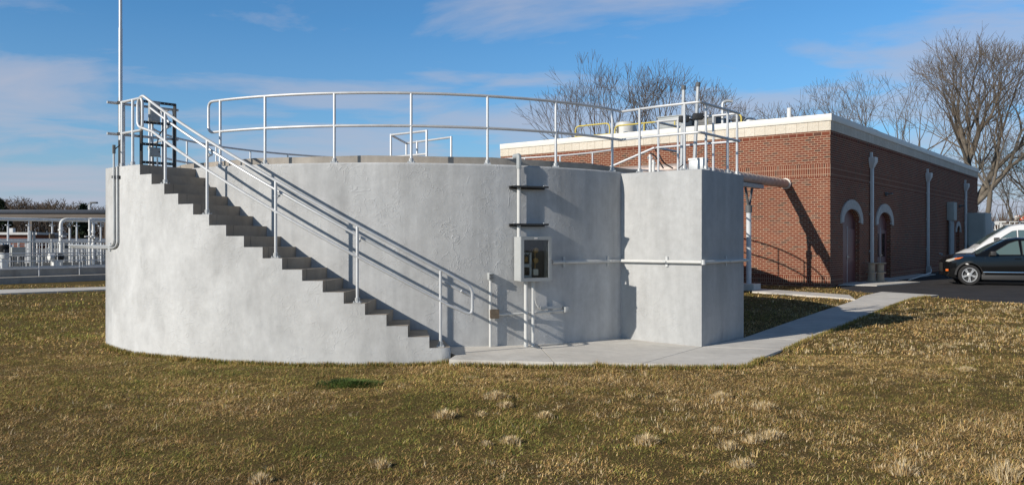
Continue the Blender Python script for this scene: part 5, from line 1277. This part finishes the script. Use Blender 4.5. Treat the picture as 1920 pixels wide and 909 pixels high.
# scattered loose dry wisps: small straw tufts all over, thicker to the right
def wisps(n, y0, y1, right):
    y = np.sqrt(rng.random(n) * (y1 * y1 - y0 * y0) + y0 * y0); x = (rng.random(n) * 2 - 1) * y * .64
    k = ~blocked(x, y); x, y = x[k], y[k]; pr = .22 + .78 * nsm(x / y, -.05, .35) if right else np.ones(len(x)); pr = pr * np.clip(2.2 * (vnoise(x, y, .8, 61) - .28), .05, 1)
    k = rng.random(len(x)) < pr; x, y = x[k], y[k]
    for xi, yi in zip(x, y):
        m_ = int(rng.integers(4, 15)); s_ = rng.uniform(.012, .05); xx = xi + rng.normal(0, s_, m_); yy = yi + rng.normal(0, s_ * .7, m_)
        hh = rng.uniform(.025, .075) * (.6 + .7 * rng.random(m_)); c = pick(m_, (0, 0, .12, .33, .45, .10, 0, 0)) * rng.uniform(.75, 1.25) * np.array([1.08, 1.12, 1.25])
        V, C = blades(xx, yy, hh, np.full(m_, .0055) * (1 if yi < 12 else 1.8), c, np.abs(rng.normal(.7, .35, m_)), rng.random(m_) * 6.283); VV.append(V); CC.append(C)
wisps(11000, 5.2, 22, True)
# longer blades along wall and slab edges
def edge(p, q, n, h):
    t = rng.random(n); x = p[0] + (q[0] - p[0]) * t + rng.normal(0, .03, n); y = p[1] + (q[1] - p[1]) * t - np.abs(rng.normal(0, .05, n)); k = ~blocked(x, y); x, y = x[k], y[k]; n = len(x)
    V, C = blades(x, y, h * (.5 + .8 * rng.random(n)), np.full(n, .006), pick(n, (.35, .2, .2, .1, .02, .08, .05, .1)) * (.7 + .6 * rng.random((n, 1))), np.abs(rng.normal(.4, .3, n)), rng.random(n) * 6.283); VV.append(V); CC.append(C)
ea = [tp(a, RO + .02, 0).xy for a in np.linspace(TEND, TH1, 16)]
for a_, b_ in zip(ea[:-1], ea[1:]): edge(a_, b_, 420, .07)
edge((-.86, 11.28), (.58, 11.26), 1600, .075); edge((.58, 11.26), (2.9, 11.29), 2600, .075); edge((2.9, 11.29), (3.25, 11.43), 450, .08); edge((3.25, 11.43), (3.7, 12.13), 900, .08)
for a_, b_ in zip(re[:-1], re[1:]): edge(a_, b_, 900, .08)
go = blade_mesh('grass', np.concatenate(VV), np.concatenate(CC)); tag(go, 'short olive and straw coloured winter grass covering the lawn', 'grass', kind='stuff')
# the dark green patch and the prominent pale tufts
def clump(name, label, cat, u, v, r, n, hh, w_, m_pal, group, bias=.55, flat=.8):
    r = r * .72; hh = hh * .68; p = pg(u, v, -.05); x = p.x + np.clip(rng.normal(0, .5, n), -.85, .85) * r; y = p.y + np.clip(rng.normal(0, .5, n), -.85, .85) * r * flat; dxy = np.hypot(x - p.x, y - p.y) / max(r, .01)
    h = hh * (.5 + .7 * rng.random(n)) * np.clip(1.25 - .5 * dxy, .3, 1.3); az = np.arctan2(y - p.y, x - p.x) + rng.normal(0, .6, n)
    V, C = blades(x, y, h, np.full(n, w_) * (.7 + .6 * rng.random(n)), pick(n, m_pal) * (.75 + .5 * rng.random((n, 1))) * (np.array([1.30, 1.36, 1.55]) if name == 'dry_tuft' else np.array([.75, .9, 1.0]) if name == 'green_tuft' else 1), np.clip(bias * dxy + np.abs(rng.normal(.2, .25, n)), 0, 1.4), az)
    V = V - np.array([p.x, p.y, 0]); o = blade_mesh(name, V, C); o.location = (p.x, p.y, 0); return tag(o, label, cat, group)
clump('green_tuft', 'dark green grass patch below the middle of the stair wall', 'grass tuft', 655, 716, .62, 4200, .085, .005, (.0, .10, 0, 0, 0, 0, .08, .82), None, .8, .62)
PAL = (0, 0, .10, .32, .50, .08, 0, 0)
for (u, v, r, hh, lab) in ((930, 746, .20, .11, 'wide pale dry tuft below the two pipe legs'), (947, 762, .13, .08, 'small pale dry tuft just under the wide one below the pipe legs'), (832, 780, .15, .13, 'tall pale dry tuft left of centre in the lawn'), (902, 776, .09, .07, 'low dry tuft between the two central tufts'), (1020, 778, .14, .09, 'rounded pale dry tuft right of centre in the lawn'), (956, 824, .13, .10, 'pale dry tuft low in the middle of the lawn'), (912, 830, .08, .07, 'small faded dry tuft left of the low middle one'), (1211, 828, .15, .12, 'pale dry tuft below the right end of the slab'), (713, 872, .10, .10, 'pale dry tuft at lower left of centre'), (1433, 762, .18, .11, 'pale dry tuft in the bare patch at right'), (1412, 822, .13, .10, 'left tuft of a pair at right below the bare patch'), (1447, 814, .16, .11, 'right tuft of a pair at right below the bare patch'), (1366, 834, .13, .11, 'pale dry tuft just left of the pair at right'), (1343, 806, .10, .07, 'flat dry tuft above the tuft left of the pair'), (1393, 868, .14, .10, 'bottom tuft of the right hand group'), (1263, 752, .07, .07, 'small bright tuft below the chamber corner'), (1352, 742, .16, .10, 'straggly dry tuft at the edge of the bare patch'), (1690, 880, .12, .16, 'upright wispy dry tuft near the bottom at right'), (1885, 890, .16, .20, 'tall wispy dry tuft in the bottom right corner'), (488, 898, .12, .10, 'dry tuft at the bottom edge at left'), (1812, 690, .16, .10, 'dry tuft far right in the lawn')):
    clump('dry_tuft', lab, 'grass tuft', u, v, r, int(290 * (r / .13) ** 1.5), hh, .0055, PAL, 'pale dry tufts in the lawn')
for (u, v, lab, r, hh) in ((650, 678, 'small upright weed at the foot of the stair wall', .03, .16), (336, 672, 'yellowish weed clump at the foot of the stair wall at left', .12, .13), (468, 674, 'leafy green weed at the foot of the stair wall', .08, .12), (852, 680, 'weed clump at the bottom corner of the stairs', .12, .12), (572, 680, 'low green weed between the leafy weed and the upright weed', .07, .09), (1120, 686, 'dry weed by the front edge of the walkway slab', .07, .14)):
    clump('weed', lab, 'weed', u, v, r, 160, hh, .006, (.35, .3, .2, .1, 0, 0, 0, .1) if 'green' in lab else (.25, .05, .4, .3, .1, .05, 0, 0), 'weeds along the walls', .3)
